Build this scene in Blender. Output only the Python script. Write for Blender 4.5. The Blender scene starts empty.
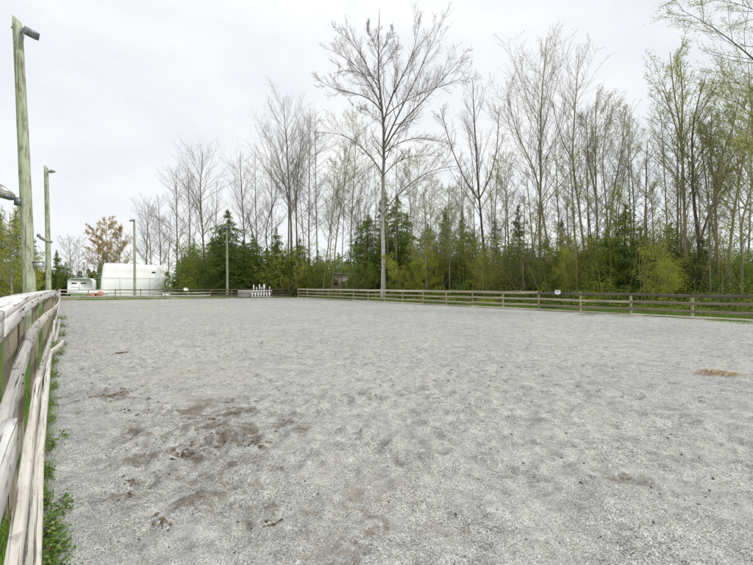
import bpy, math
import numpy as np
from mathutils import Vector

# ------------------------------------------------------------------ camera, sky, sun, exposure
scene = bpy.context.scene
F = 418.0            # focal length in pixels of the 753 px wide photograph
CX, CY = 376.5, 286.0
H0 = 1.7
cam_d = bpy.data.cameras.new('camera')
cam_d.sensor_width = 36.0
cam_d.lens = F / 753.0 * 36.0
cam_d.shift_y = 3.5 / 753.0
cam_d.clip_start = 0.05
cam_d.clip_end = 4000.0
cam = bpy.data.objects.new('camera', cam_d)
scene.collection.objects.link(cam)
cam.location = (0, 0, H0)
cam.rotation_euler = (math.radians(90), 0, 0)
scene.camera = cam

SUN_EL, SUN_AZ = math.radians(36), math.radians(112)
world = bpy.data.worlds.new('World')
scene.world = world
world.use_nodes = True
wn = world.node_tree
wn.nodes.clear()
wo = wn.nodes.new('ShaderNodeOutputWorld')
sky = wn.nodes.new('ShaderNodeTexSky')
sky.sky_type = 'NISHITA'
sky.sun_disc = False
sky.sun_elevation = SUN_EL
sky.sun_rotation = SUN_AZ
b1 = wn.nodes.new('ShaderNodeBackground')
b1.inputs[1].default_value = 0.1
wn.links.new(sky.outputs[0], b1.inputs[0])
tc = wn.nodes.new('ShaderNodeTexCoord')
mp = wn.nodes.new('ShaderNodeMapping')
mp.inputs['Scale'].default_value = (1.0, 1.0, 2.4)
wn.links.new(tc.outputs['Generated'], mp.inputs[0])
nz = wn.nodes.new('ShaderNodeTexNoise')
nz.inputs['Scale'].default_value = 2.3
nz.inputs['Detail'].default_value = 6
nz.inputs['Roughness'].default_value = 0.55
nz.inputs['Distortion'].default_value = 0.4
wn.links.new(mp.outputs[0], nz.inputs['Vector'])
cr = wn.nodes.new('ShaderNodeValToRGB')
cr.color_ramp.elements[0].position = 0.36
cr.color_ramp.elements[0].color = (0.855, 0.88, 0.93, 1)
cr.color_ramp.elements[1].position = 0.62
cr.color_ramp.elements[1].color = (0.98, 0.985, 0.99, 1)
wn.links.new(nz.outputs[0], cr.inputs[0])
sx = wn.nodes.new('ShaderNodeSeparateXYZ')
wn.links.new(tc.outputs['Generated'], sx.inputs[0])
mr = wn.nodes.new('ShaderNodeMapRange')          # an overcast sky is brighter towards the zenith
mr.inputs['From Min'].default_value = 0.5
mr.inputs['From Max'].default_value = 1.0
mr.inputs['To Min'].default_value = 1.05
mr.inputs['To Max'].default_value = 1.9
wn.links.new(sx.outputs['Z'], mr.inputs['Value'])
b2 = wn.nodes.new('ShaderNodeBackground')
wn.links.new(cr.outputs[0], b2.inputs[0])
wn.links.new(mr.outputs[0], b2.inputs[1])
mxs = wn.nodes.new('ShaderNodeMixShader')
mxs.inputs[0].default_value = 0.93
wn.links.new(b1.outputs[0], mxs.inputs[1])
wn.links.new(b2.outputs[0], mxs.inputs[2])
wn.links.new(mxs.outputs[0], wo.inputs[0])

sd = bpy.data.lights.new('sun', 'SUN')
sd.energy = 2.3
sd.angle = math.radians(7)
sd.color = (1.0, 0.97, 0.92)
sun = bpy.data.objects.new('sun', sd)
scene.collection.objects.link(sun)
dirv = Vector((math.sin(SUN_AZ) * math.cos(SUN_EL), math.cos(SUN_AZ) * math.cos(SUN_EL), math.sin(SUN_EL)))
sun.rotation_euler = dirv.to_track_quat('Z', 'Y').to_euler()

scene.view_settings.view_transform = 'Standard'
scene.view_settings.look = 'None'
scene.view_settings.gamma = 1.0
scene.view_settings.exposure = 0.0
scene.view_settings.use_curve_mapping = False
scene.cycles.max_bounces = 8
scene.cycles.transparent_max_bounces = 4

# ------------------------------------------------------------------ helpers
COL = scene.collection
rng = np.random.default_rng(7)


def W(px, py, Z):
    """the point at depth Z that stands at this place of the photograph"""
    return np.array([(px - CX) / F * Z, Z, H0 + (CY - py) / F * Z])


def norm(a):
    return a / np.maximum(np.linalg.norm(a, axis=-1, keepdims=True), 1e-9)


def tag(o, label=None, cat=None, group=None, kind=None):
    if label: o['label'] = label
    if cat: o['category'] = cat
    if group: o['group'] = group
    if kind: o['kind'] = kind
    return o


def empty(name, loc=(0, 0, 0), rz=0.0):
    o = bpy.data.objects.new(name, None)
    o.empty_display_size = 0.2
    COL.objects.link(o)
    o.location = loc
    o.rotation_euler = (0, 0, rz)
    return o


class MB:
    def __init__(s):
        s.V = []; s.Q = []; s.T = []; s.n = 0; s.UV = []
        s.has_uv = False

    def add(s, V, Q=None, T=None, uv=None):
        V = np.asarray(V, float).reshape(-1, 3)
        if Q is not None and len(Q): s.Q.append(np.asarray(Q, int).reshape(-1, 4) + s.n)
        if T is not None and len(T): s.T.append(np.asarray(T, int).reshape(-1, 3) + s.n)
        s.V.append(V)
        if uv is not None:
            s.has_uv = True
            s.UV.append(np.asarray(uv, float).reshape(-1, 2))
        else:
            s.UV.append(np.zeros((len(V), 2)))
        s.n += len(V)
        return s

    def box(s, c, size, R=None):
        c = np.asarray(c, float); h = np.asarray(size, float) / 2
        v = np.array([[x, y, z] for x in (-1, 1) for y in (-1, 1) for z in (-1, 1)], float) * h
        if R is not None: v = v @ np.asarray(R).T
        q = [[0, 1, 3, 2], [4, 6, 7, 5], [0, 4, 5, 1], [2, 3, 7, 6], [0, 2, 6, 4], [1, 5, 7, 3]]
        return s.add(v + c, q)

    def tube(s, P, R, sides=8, cap=True):
        P = np.asarray(P, float); R = np.asarray(R, float)
        if R.ndim == 0: R = np.full(len(P), float(R))
        s.tubes(P[None], R[None], sides)
        if cap:
            n = len(P); base = s.n - n * sides
            for k, ring in ((0, range(sides)), (n - 1, range(sides))):
                idx = base + k * sides + np.arange(sides)
                c = P[k]
                ci = s.n
                s.V.append(c[None]); s.UV.append(np.zeros((1, 2))); s.n += 1
                nx = np.roll(idx, -1)
                t = np.stack([idx, nx, np.full(sides, ci)], 1)
                s.T.append(t if k else t[:, ::-1])
        return s

    def tubes(s, P, R, sides=3):
        B, n, _ = P.shape
        T = np.empty_like(P)
        T[:, 1:-1] = P[:, 2:] - P[:, :-2]
        T[:, 0] = P[:, 1] - P[:, 0]; T[:, -1] = P[:, -1] - P[:, -2]
        T = norm(T)
        m = T.mean(1)
        ref = np.where(np.abs(m[:, 2:3]) > 0.8, np.array([[1.0, 0, 0]]), np.array([[0, 0, 1.0]]))
        U = norm(np.cross(T, ref[:, None, :])); Vv = np.cross(T, U)
        a = np.arange(sides) / sides * 2 * math.pi
        ring = (U[:, :, None, :] * np.cos(a)[None, None, :, None] + Vv[:, :, None, :] * np.sin(a)[None, None, :, None])
        V = P[:, :, None, :] + ring * R[:, :, None, None]
        idx = np.arange(B * n * sides).reshape(B, n, sides)
        nx = np.roll(idx, -1, axis=2)
        Q = np.stack([idx[:, :-1], nx[:, :-1], nx[:, 1:], idx[:, 1:]], -1)
        s.add(V, Q.reshape(-1, 4)[:, ::-1])
        return s

    def leaves(s, C, size, aspect=0.55, r=rng, flat=0.0, droop=0.0):
        n = len(C)
        size = np.broadcast_to(size, (n,))[:, None]
        a = r.normal(size=(n, 3))
        a[:, 2] = a[:, 2] * (1 - flat) - droop
        a = norm(a)
        b = norm(np.cross(a, r.normal(size=(n, 3)) * np.array([1, 1, 1 - flat * 0.8])))
        if flat > 0:
            up = np.array([[0, 0, 1.0]])
            b = norm(b * (1 - flat) + norm(np.cross(a, up) + 1e-6) * flat)
        v = np.stack([C + a * size * .5, C + b * size * aspect * .5, C - a * size * .5, C - b * size * aspect * .5], 1)
        s.add(v, np.arange(4 * n).reshape(n, 4))
        return s

    def build(s, name, mat, parent=None, smooth=False):
        V = np.concatenate(s.V); Q = np.concatenate(s.Q) if s.Q else np.zeros((0, 4), int)
        T = np.concatenate(s.T) if s.T else np.zeros((0, 3), int)
        me = bpy.data.meshes.new(name)
        me.vertices.add(len(V)); me.vertices.foreach_set('co', V.astype(np.float32).ravel())
        nl = len(Q) * 4 + len(T) * 3
        me.loops.add(nl)
        lv = np.concatenate([Q.ravel(), T.ravel()]).astype(np.int32)
        me.loops.foreach_set('vertex_index', lv)
        me.polygons.add(len(Q) + len(T))
        st = np.concatenate([np.arange(len(Q)) * 4, len(Q) * 4 + np.arange(len(T)) * 3]).astype(np.int32)
        me.polygons.foreach_set('loop_start', st)
        if smooth:
            me.polygons.foreach_set('use_smooth', np.ones(len(Q) + len(T), bool))
        if s.has_uv:
            uvl = me.uv_layers.new(name='UVMap')
            UV = np.concatenate(s.UV)
            uvl.data.foreach_set('uv', UV[lv].astype(np.float32).ravel())
        me.update(calc_edges=True)
        me.validate()
        me.materials.append(mat)
        o = bpy.data.objects.new(name, me)
        COL.objects.link(o)
        if parent is not None: o.parent = parent
        return o


# ------------------------------------------------------------------ materials
class NT:
    def __init__(s, name):
        s.m = bpy.data.materials.new(name); s.m.use_nodes = True
        s.t = s.m.node_tree
        s.b = s.t.nodes['Principled BSDF']
        s.out = s.t.nodes['Material Output']
        s.b.inputs['Specular IOR Level'].default_value = 0.25

    def n(s, kind, **kw):
        nd = s.t.nodes.new('ShaderNode' + kind)
        for k, v in kw.items():
            if k.startswith('_'): setattr(nd, k[1:], v)
            else: nd.inputs[k.replace('__', ' ')].default_value = v
        return nd

    def l(s, a, b): s.t.links.new(a, b)

    def coord(s, out='Object', scale=(1, 1, 1)):
        c = s.n('TexCoord'); m = s.n('Mapping'); m.inputs['Scale'].default_value = scale
        s.l(c.outputs[out], m.inputs[0]); return m.outputs[0]

    def noise(s, vec, scale, detail=4, rough=0.55, dist=0.0):
        nd = s.n('TexNoise', Scale=scale, Detail=detail, Roughness=rough, Distortion=dist)
        s.l(vec, nd.inputs['Vector']); return nd.outputs[0]

    def ramp(s, fac, stops, interp='LINEAR'):
        r = s.n('ValToRGB'); r.color_ramp.interpolation = interp
        e = r.color_ramp.elements
        while len(e) < len(stops): e.new(0.5)
        for i, (p, c) in enumerate(stops):
            e[i].position = p
            e[i].color = (*c, 1) if not np.isscalar(c) else (c, c, c, 1)
        s.l(fac, r.inputs[0]); return r.outputs[0]

    def mix(s, fac, a, b, mode='MIX'):
        m = s.n('Mix', _data_type='RGBA', _blend_type=mode)
        for sock, val in ((m.inputs[0], fac), (m.inputs[6], a), (m.inputs[7], b)):
            if hasattr(val, 'links') or hasattr(val, 'is_linked'): s.l(val, sock)
            elif np.isscalar(val): sock.default_value = val
            else: sock.default_value = (*val, 1)
        return m.outputs[2]

    def bump(s, h, strength, dist):
        b = s.n('Bump', Strength=strength, Distance=dist); s.l(h, b.inputs['Height'])
        s.l(b.outputs[0], s.b.inputs['Normal']); return b

    def col(s, c, rough=0.8):
        if hasattr(c, 'is_linked'): s.l(c, s.b.inputs['Base Color'])
        else: s.b.inputs['Base Color'].default_value = (*c, 1)
        s.b.inputs['Roughness'].default_value = rough


def mat_leaf(name, cols, trans=0.45):
    k = NT(name)
    g = k.n('NewGeometry')
    c = k.ramp(g.outputs['Random Per Island'], [(i / (len(cols) - 1), cc) for i, cc in enumerate(cols)])
    v = k.coord('Object')
    n = k.noise(v, 0.35, 3)
    c = k.mix(1.0, c, k.ramp(n, [(0.3, (.62, .68, .62)), (0.7, (1.25, 1.2, 1.05))]), 'MULTIPLY')
    k.col(c, 0.6)
    t = k.n('BsdfTranslucent'); k.l(c, t.inputs[0])
    m = k.n('MixShader'); m.inputs[0].default_value = trans
    k.l(k.b.outputs[0], m.inputs[1]); k.l(t.outputs[0], m.inputs[2]); k.l(m.outputs[0], k.out.inputs[0])
    return k.m


def mat_bark(name, lo, hi, moss=None, scale=6):
    k = NT(name)
    v = k.coord('Object', (1, 1, .35))
    n = k.noise(v, scale, 5, .65)
    c = k.ramp(n, [(.3, lo), (.7, hi)])
    if moss is not None:
        n2 = k.noise(k.coord('Object', (1, 1, .3)), .5, 3)
        c = k.mix(k.ramp(n2, [(.42, 0.0), (.62, .85)]), c, moss)
    k.col(c, .9)
    return k.m


def mat_birch():
    k = NT('pale_bark')
    c = k.coord('Object')
    n = k.noise(k.coord('Object', (3, 3, 1.2)), 2.2, 5, .7)
    c1 = k.ramp(n, [(.36, (.10, .09, .075)), (.44, (.38, .37, .34)), (.6, (.60, .59, .56))])
    n2 = k.noise(k.coord('Object', (1, 1, .4)), 5, 4, .6)
    c2 = k.ramp(n2, [(.3, (.09, .08, .065)), (.7, (.20, .18, .15))])
    sx = k.n('SeparateXYZ'); k.l(c, sx.inputs[0])
    f = k.n('MapRange'); f.inputs['From Min'].default_value = 7; f.inputs['From Max'].default_value = 17
    k.l(sx.outputs['Z'], f.inputs['Value'])
    k.col(k.mix(f.outputs[0], c1, c2), .85)
    return k.m


def mat_wood(name, lo, hi, dark, stain=None, knots=0.5, scl=1.0):
    """weathered board: grain runs along U, cracks and dark blotches"""
    k = NT(name)
    v = k.coord('UV', (1.6 * scl, 26 * scl, 1))
    g = k.noise(v, 1.0, 6, .65)
    c = k.ramp(g, [(.30, lo), (.5, hi), (.75, tuple(min(1, x * 1.12) for x in hi))])
    cr = k.noise(k.coord('UV', (1.1, 60, 1)), 1.0, 3, .5)
    c = k.mix(k.ramp(cr, [(.36, 1.0), (.41, 0.0)]), c, dark)
    b = k.noise(k.coord('UV', (5, 16, 1)), 1.0, 5, .7)
    c = k.mix(k.ramp(b, [(.57, 0.0), (.66, knots)]), c, dark)
    w = k.noise(k.coord('UV', (.8, 3, 1)), 1.0, 3, .6)
    c = k.mix(k.ramp(w, [(.45, 0.0), (.75, .6)]), c, stain if stain else lo)
    k.col(c, .85)
    k.bump(g, .5, .004)
    return k.m


def mat_plain(name, c, rough=.5, metal=0.0, var=0.08, scale=3.0):
    k = NT(name)
    n = k.noise(k.coord('Object'), scale, 4, .6)
    k.col(k.ramp(n, [(.3, tuple(x * (1 - var) for x in c)), (.7, tuple(min(1, x * (1 + var)) for x in c))]), rough)
    k.b.inputs['Metallic'].default_value = metal
    return k.m


M = {}
M['leaf_yellow'] = mat_leaf('leaf_yellow_green', [(.28, .33, .045), (.42, .46, .06), (.48, .46, .08)])
M['leaf_bud'] = mat_leaf('leaf_bud', [(.30, .35, .08), (.42, .46, .13), (.38, .36, .11)])
M['leaf_green'] = mat_leaf('leaf_green', [(.13, .20, .035), (.23, .30, .05), (.33, .37, .065)])
M['leaf_dark'] = mat_leaf('leaf_dark', [(.08, .125, .03), (.13, .185, .04), (.21, .25, .05)])
M['leaf_cedar'] = mat_leaf('leaf_cedar', [(.11, .17, .04), (.21, .28, .055), (.33, .36, .07)])
M['leaf_fir'] = mat_leaf('leaf_fir', [(.085, .14, .04), (.15, .21, .05), (.24, .27, .065)])
M['leaf_gold'] = mat_leaf('leaf_gold', [(.50, .33, .12), (.60, .42, .17), (.48, .38, .16)])
M['grass'] = mat_leaf('grass_blades', [(.08, .18, .025), (.13, .27, .035), (.20, .31, .05), (.33, .32, .13)], .3)
M['weed'] = mat_leaf('weed_leaves', [(.05, .12, .02), (.09, .19, .035), (.17, .25, .05), (.28, .26, .10)], .3)
M['bark'] = mat_bark('grey_bark', (.09, .08, .062), (.25, .225, .18))
M['bark_moss'] = mat_bark('mossy_bark', (.12, .105, .075), (.33, .30, .22), (.27, .26, .09))
M['bark_pale'] = mat_bark('light_bark', (.19, .18, .15), (.38, .36, .31), None)
M['bark_dark'] = mat_bark('dark_bark', (.05, .043, .033), (.14, .12, .09))
M['bark_twig'] = mat_bark('twig_bark', (.17, .145, .13), (.32, .28, .25))
M['twig_olive'] = mat_bark('olive_twig_bark', (.14, .135, .06), (.30, .28, .14))
M['birch'] = mat_birch()
M['wood_white'] = mat_wood('white_weathered_wood', (.38, .37, .35), (.64, .63, .605), (.09, .08, .07), (.34, .325, .29), .7)
M['wood_grey'] = mat_wood('grey_weathered_wood', (.24, .225, .205), (.46, .44, .41), (.05, .04, .035), (.22, .17, .13), 1.0)
M['wood_bleached'] = mat_wood('bleached_wood', (.36, .335, .29), (.58, .55, .495), (.15, .12, .09), (.38, .31, .22), .5)
M['wood_tan'] = mat_wood('tan_rail_wood', (.24, .21, .15), (.42, .38, .28), (.08, .07, .05), (.22, .21, .11), .4, .5)
M['wood_pale'] = mat_wood('pale_rail_wood', (.38, .35, .27), (.60, .56, .46), (.16, .13, .09), (.36, .32, .2), .3, .5)
M['wood_dark'] = mat_wood('dark_rail_wood', (.06, .05, .042), (.14, .12, .10), (.02, .018, .015), (.12, .105, .055), .6, .5)
M['wood_post'] = mat_wood('post_wood', (.14, .115, .085), (.29, .255, .19), (.06, .045, .03), (.17, .155, .09), .5)
M['wood_postdark'] = mat_wood('old_post_wood', (.11, .09, .065), (.24, .20, .15), (.05, .04, .03), (.16, .15, .08), .6)
M['metal'] = mat_plain('aged_metal', (.20, .21, .23), .45, .6)
M['metal_pale'] = mat_plain('galvanised_metal', (.50, .51, .53), .45, .4)
M['metal_tan'] = mat_plain('dusty_metal', (.28, .27, .23), .6, .2)
M['glass'] = mat_plain('lamp_glass', (.55, .58, .60), .15)
M['black'] = mat_plain('black_glass', (.02, .02, .025), .25)
M['white'] = mat_plain('white_paint', (.80, .80, .80), .45, 0, .04)
M['plastic'] = mat_plain('white_plastic', (.76, .75, .72), .5, 0, .06)
M['roof'] = mat_plain('pale_roof', (.55, .54, .52), .7)
M['orange'] = mat_plain('orange_plastic', (.62, .20, .12), .6)
M['brown'] = mat_plain('brown_wood', (.13, .075, .045), .8, 0, .3)
M['siding'] = mat_plain('pink_white_siding', (.62, .53, .48), .7, 0, .12)
M['chip'] = mat_leaf('wood_chip', [(.22, .14, .07), (.48, .33, .18), (.66, .50, .30)], 0.0)
M['lump'] = mat_plain('gravel_lump', (.20, .195, .19), .95, 0, .6, 9)
M['dung'] = mat_leaf('trodden_dung', [(.05, .038, .028), (.11, .085, .06), (.20, .16, .12), (.08, .062, .045)], 0.0)
M['clod'] = mat_plain('dark_clod', (.075, .06, .045), .95, 0, .5, 20)


def mat_pole():
    k = NT('green_treated_pole')
    v = k.coord('Object', (9, 9, .5))
    g = k.noise(v, 1.3, 6, .65)
    c = k.ramp(g, [(.28, (.24, .25, .16)), (.5, (.38, .41, .29)), (.75, (.50, .52, .40))])
    b = k.noise(k.coord('Object', (4, 4, 1.4)), 1.6, 6, .75)
    c = k.mix(k.ramp(b, [(.48, 0.0), (.62, .8)]), c, (.17, .155, .105))
    cr = k.noise(k.coord('Object', (22, 22, .3)), 1.0, 4, .6)
    c = k.mix(k.ramp(cr, [(.38, .85), (.43, 0.0)]), c, (.08, .075, .055))
    k.col(c, .85); k.bump(g, .6, .01)
    return k.m
M['pole'] = mat_pole()


def mat_gravel():
    k = NT('crushed_gravel')
    v = k.coord('Object')
    vo = k.n('TexVoronoi', Scale=150.0, Randomness=1.0); k.l(v, vo.inputs['Vector'])
    sp = k.n('SeparateColor'); k.l(vo.outputs['Color'], sp.inputs[0])
    c = k.ramp(sp.outputs[0], [(0, (.05, .053, .053)), (.2, (.20, .206, .204)), (.5, (.38, .38, .365)), (.85, (.53, .525, .495)), (1, (.78, .775, .74))])
    # dark gaps between stones
    d = k.ramp(vo.outputs['Distance'], [(.0, 1.0), (.55, 1.0), (.85, .55)])
    c = k.mix(1.0, c, d, 'MULTIPLY')
    # fines that fill the gaps in places
    n1 = k.noise(v, 1.3, 5, .6)
    n2 = k.noise(v, 9.0, 4, .65)
    fines = k.ramp(k.noise(v, 160, 2, .6), [(.3, (.27, .273, .262)), (.7, (.43, .43, .41))])
    c = k.mix(k.ramp(n1, [(.40, 0.0), (.66, .6)]), c, fines)
    c = k.mix(1.0, c, k.ramp(n2, [(.28, (.66, .66, .655)), (.58, (1.05, 1.05, 1.04))]), 'MULTIPLY')
    c = k.mix(1.0, c, k.ramp(k.noise(v, 2.6, 4, .65, .6), [(.30, (.78, .785, .79)), (.56, (1.07, 1.08, 1.06))]), 'MULTIPLY')
    c = k.mix(1.0, c, k.ramp(k.noise(v, .22, 3, .5), [(.3, (.92, .93, .95)), (.7, (1.08, 1.07, 1.04))]), 'MULTIPLY')
    c = k.mix(k.ramp(k.noise(v, 3.3, 7, .75, .8), [(.48, 0.0), (.72, .28)]), c, (.47, .43, .36))
    # bare soil and sand
    at = k.n('Attribute', _attribute_name='soil')
    soil = k.ramp(k.noise(v, 34, 6, .75), [(.30, (.035, .027, .02)), (.5, (.12, .094, .07)), (.72, (.27, .225, .175))])
    k2 = k.n('Math', _operation='MULTIPLY_ADD'); k.l(k.noise(v, 11, 8, .8, .5), k2.inputs[0])
    k2.inputs[1].default_value = 2.6; k2.inputs[2].default_value = -1.32
    k3 = k.n('Math', _operation='ADD'); k.l(at.outputs['Fac'], k3.inputs[0]); k.l(k2.outputs[0], k3.inputs[1])
    c = k.mix(k.ramp(k3.outputs[0], [(.28, 0.0), (.72, .9)]), c, soil)
    at2 = k.n('Attribute', _attribute_name='sand')
    k4 = k.n('Math', _operation='ADD'); k.l(at2.outputs['Fac'], k4.inputs[0]); k.l(k2.outputs[0], k4.inputs[1])
    c = k.mix(k.ramp(k4.outputs[0], [(.15, 0.0), (.8, .5)]), c, (.44, .38, .30))
    k.col(c, .92)
    h = k.n('Math', _operation='MULTIPLY_ADD')
    k.l(vo.outputs['Distance'], h.inputs[0]); h.inputs[1].default_value = -.6
    k.l(n2, h.inputs[2])
    k.bump(h.outputs[0], .8, .009)
    return k.m
M['gravel'] = mat_gravel()


def mat_stone():
    k = NT('gravel_stone')
    g = k.n('NewGeometry')
    c = k.ramp(g.outputs['Random Per Island'], [(0, (.10, .105, .105)), (.3, (.28, .285, .28)), (.7, (.43, .433, .42)), (.93, (.55, .545, .52)), (1, (.72, .715, .69))])
    k.col(c, .85)
    return k.m
M['stone'] = mat_stone()


def mat_ground():
    k = NT('grass_ground')
    v = k.coord('Object')
    n = k.noise(v, 3, 6, .7); n1 = k.noise(v, .15, 3)
    c = k.ramp(n, [(.25, (.05, .11, .02)), (.5, (.09, .20, .03)), (.75, (.17, .27, .05))])
    c = k.mix(k.ramp(n1, [(.45, 0.0), (.65, .5)]), c, (.13, .12, .06))
    k.col(c, .95); k.bump(n, .8, .05)
    return k.m
M['ground'] = mat_ground()


def mat_tarp():
    k = NT('white_shrink_wrap')
    v = k.coord('Object', (1.2, 1.2, .5))
    n = k.noise(v, 1.4, 5, .6)
    k.col(k.ramp(n, [(.3, (.82, .82, .81)), (.7, (.88, .88, .88))]), .4)
    k.bump(n, .4, .15)
    return k.m
M['tarp'] = mat_tarp()

# ------------------------------------------------------------------ lay of the land
DL = np.array([-0.601, 0.799])          # along the left fence
NV = np.array([0.799, 0.601])           # across it, into the arena


def left_pt(s, off=0.0, z=0.0):
    """point s metres along the left fence line, off metres to the arena side of it"""
    p = DL * s + NV * (-0.15 + off)
    return np.array([p[0], p[1], z])


A0 = left_pt(-7, -.06)[:2]
C0 = left_pt(62.8, -.06)[:2]
D0 = np.array([-13.0, 63.0])
E0 = np.array([34.5, -3.0])


def right_x(z): return 32.4 - .72 * z


_lat = np.random.default_rng(3).random((256, 256))


def vnoise(x, y, f, ox=0.0):
    x = x * f + ox + 1000; y = y * f + ox * 1.7 + 1000
    xi = np.floor(x).astype(int); yi = np.floor(y).astype(int)
    fx = x - xi; fy = y - yi
    fx = fx * fx * (3 - 2 * fx); fy = fy * fy * (3 - 2 * fy)
    a = _lat[xi % 256, yi % 256]; b = _lat[(xi + 1) % 256, yi % 256]
    c = _lat[xi % 256, (yi + 1) % 256]; d = _lat[(xi + 1) % 256, (yi + 1) % 256]
    return (a * (1 - fx) + b * fx) * (1 - fy) + (c * (1 - fx) + d * fx) * fy


def gp(px, py):
    Z = H0 * F / (py - CY)
    return np.array([(px - CX) / F * Z, Z])


# trodden places, read off the photograph: (px, py, radius m, soil, depth)
SOIL = [(118, 394, .50, .62, .02), (190, 402, .40, .62, .025), (215, 424, .55, .95, .035), (245, 440, .36, .9, .035),
        (183, 452, .35, .8, .035), (232, 437, .35, .9, .03), (208, 513, .20, 1.15, .03), (225, 503, .18, 1.0, .015), (130, 492, .12, .8, .03),
        (160, 500, .10, .5, .02), (268, 525, .10, .75, .02), (345, 508, .36, .62, .01), (350, 550, .34, .6, .01), (300, 535, .2, .4, .01),
        (505, 470, .16, .5, .03), (635, 487, .16, .7, .035), (440, 528, .16, .45, .015), (395, 460, .2, .6, .02),
        (500, 500, .12, .3, .03), (560, 540, .15, .35, .02), (70, 345, .8, .35, .01), (420, 395, .5, .4, .02), (170, 470, .3, .5, .03),
        (250, 412, .35, .6, .03), (150, 415, .35, .5, .03), (600, 440, .3, .3, .02), (320, 440, .2, .35, .02), (205, 412, .5, .7, .02), (170, 430, .4, .6, .03),
        (265, 425, .3, .6, .02), (195, 485, .3, .55, .02), (250, 490, .3, .5, .02), (280, 400, .5, .4, .01), (225, 460, .35, .6, .03), (120, 450, .3, .4, .02),
        (395, 492, .25, .5, .015), (240, 535, .25, .5, .015), (100, 500, .15, .5, .02)]
SAND = [(180, 375, .9, .6), (230, 378, .8, .5), (205, 395, .7, .4), (360, 500, .35, .5), (270, 440, .4, .3), (330, 470, .3, .3), (430, 380, .8, .3),
        (320, 560, .25, .4), (210, 500, .3, .3), (90, 345, 1.5, .4), (500, 380, 1.0, .3), (440, 530, .2, .4), (560, 360, 1.2, .25), (300, 350, 2, .3)]
hr = np.random.default_rng(21)
NH = 1500
hs = np.concatenate([np.stack([hr.uniform(.05, 1, NH) ** .8 * 22 + 1.6, hr.uniform(0, 1, NH)], 1)])
HOOF = np.stack([(hs[:, 1] * 2 - 1) * (hs[:, 0] * .95 + .3), hs[:, 0]], 1)
ex = []
for (a, b, r_, s_, d_) in SOIL[:9] + SOIL[27:34]:
    c = gp(a, b)
    for _ in range(12): ex.append(c + hr.normal(size=2) * r_ * 1.3)
HOOF = np.concatenate([HOOF, np.array(ex)])
HOOF_A = hr.uniform(0, math.pi, len(HOOF))
HOOF_R = hr.uniform(.05, .11, len(HOOF)) * np.where(hr.random(len(HOOF)) < .2, 1.6, 1)
HOOF_D = hr.uniform(.014, .055, len(HOOF)) * hr.random(len(HOOF)) ** .5
HOOF_D[-len(ex):] *= .62
HOOF_R[-len(ex):] *= .8


def height(x, y):
    far = np.clip((np.hypot(x, y) - 3) / 30, 0, 1)
    wxn = (vnoise(x, y, 4.5, 71) - .5) * .35 + (vnoise(x, y, 14, 75) - .5) * .12
    wyn = (vnoise(x, y, 4.5, 83) - .5) * .35 + (vnoise(x, y, 14, 87) - .5) * .12
    pk = vnoise(x, y, 11, 91) * .65 + vnoise(x, y, 24, 95) * .45
    h = (vnoise(x, y, .35) - .5) * .07 + (vnoise(x, y, .9, 11) - .5) * .045 + (vnoise(x, y, 2.3, 23) - .5) * .05
    rough = .5 + 1.1 * np.clip(vnoise(x, y, .3, 31) * 2 - .6, 0, 1)
    h += rough * ((vnoise(x, y, 5.5, 37) - .5) * .034 + (vnoise(x, y, 13, 41) - .5) * .02 + (vnoise(x, y, 31, 47) - .5) * .01)
    for i in range(len(HOOF)):
        dx = x - HOOF[i, 0]; dy = y - HOOF[i, 1]
        R = HOOF_R[i]
        m = np.abs(dx) < 3 * R
        m[m] = np.abs(dy[m]) < 3 * R
        if not m.any(): continue
        ca, sa = math.cos(HOOF_A[i]), math.sin(HOOF_A[i])
        u = (dx[m] * ca + dy[m] * sa) / (R * 1.5); v = (-dx[m] * sa + dy[m] * ca) / R
        q = u * u + v * v
        h[m] += HOOF_D[i] * (-np.exp(-q * q * .8) + .45 * np.exp(-(np.sqrt(q) - 1.5) ** 2 * 6))
    for (a, b, r_, s_, d_) in SOIL:
        c = gp(a, b); q = ((x - c[0] + wxn * r_ * 2) ** 2 + (y - c[1] + wyn * r_ * 2) ** 2) / (r_ * .7) ** 2
        g_ = np.exp(-q)
        h += g_ * (-d_ * .8 + s_ * .028 * (pk - .5))
    # flat towards the edges of the arena
    e = np.clip((x * NV[0] + y * NV[1] + .2) / .5, 0, 1)
    return h * e


def growing(n0, step, total, rate):
    a = [0.0]; d = step
    while a[-1] < total:
        if a[-1] > n0: d *= 1 + rate
        a.append(a[-1] + d)
    a = np.array(a); a[-1] = total
    if a[-1] - a[-2] < .3 * d: a = np.delete(a, -2)
    return a


LA = 69.8
sa = growing(11.5, .024, LA - 7.6, .02) + 7.6
sa = np.concatenate([np.linspace(0, 7.4, 38), sa]) / LA
sb = growing(8.5, .028, 38.0, .024) / 38.0
aa, bb = np.meshgrid(sa, sb, indexing='ij')
near = A0[None, None] * (1 - bb[..., None]) + E0[None, None] * bb[..., None]
farr = C0[None, None] * (1 - bb[..., None]) + D0[None, None] * bb[..., None]
XY = near * (1 - aa[..., None]) + farr * aa[..., None]
gx, gy = XY[..., 0].ravel(), XY[..., 1].ravel()
gz = height(gx, gy)
na, nb = aa.shape
edge = np.zeros((na, nb), bool); edge[0] = edge[-1] = True; edge[:, 0] = edge[:, -1] = True
gz[edge.ravel()] = -0.02
ii = np.arange(na * nb).reshape(na, nb)
Q = np.stack([ii[:-1, :-1], ii[:-1, 1:], ii[1:, 1:], ii[1:, :-1]], -1).reshape(-1, 4)
mb = MB(); mb.add(np.stack([gx, gy, gz], 1), Q[:, ::-1])
arena = mb.build('gravel_arena', M['gravel'], smooth=True)
wgx = vnoise(gx, gy, 3.5, 71) - .5; wgy = vnoise(gx, gy, 3.5, 83) - .5
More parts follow.
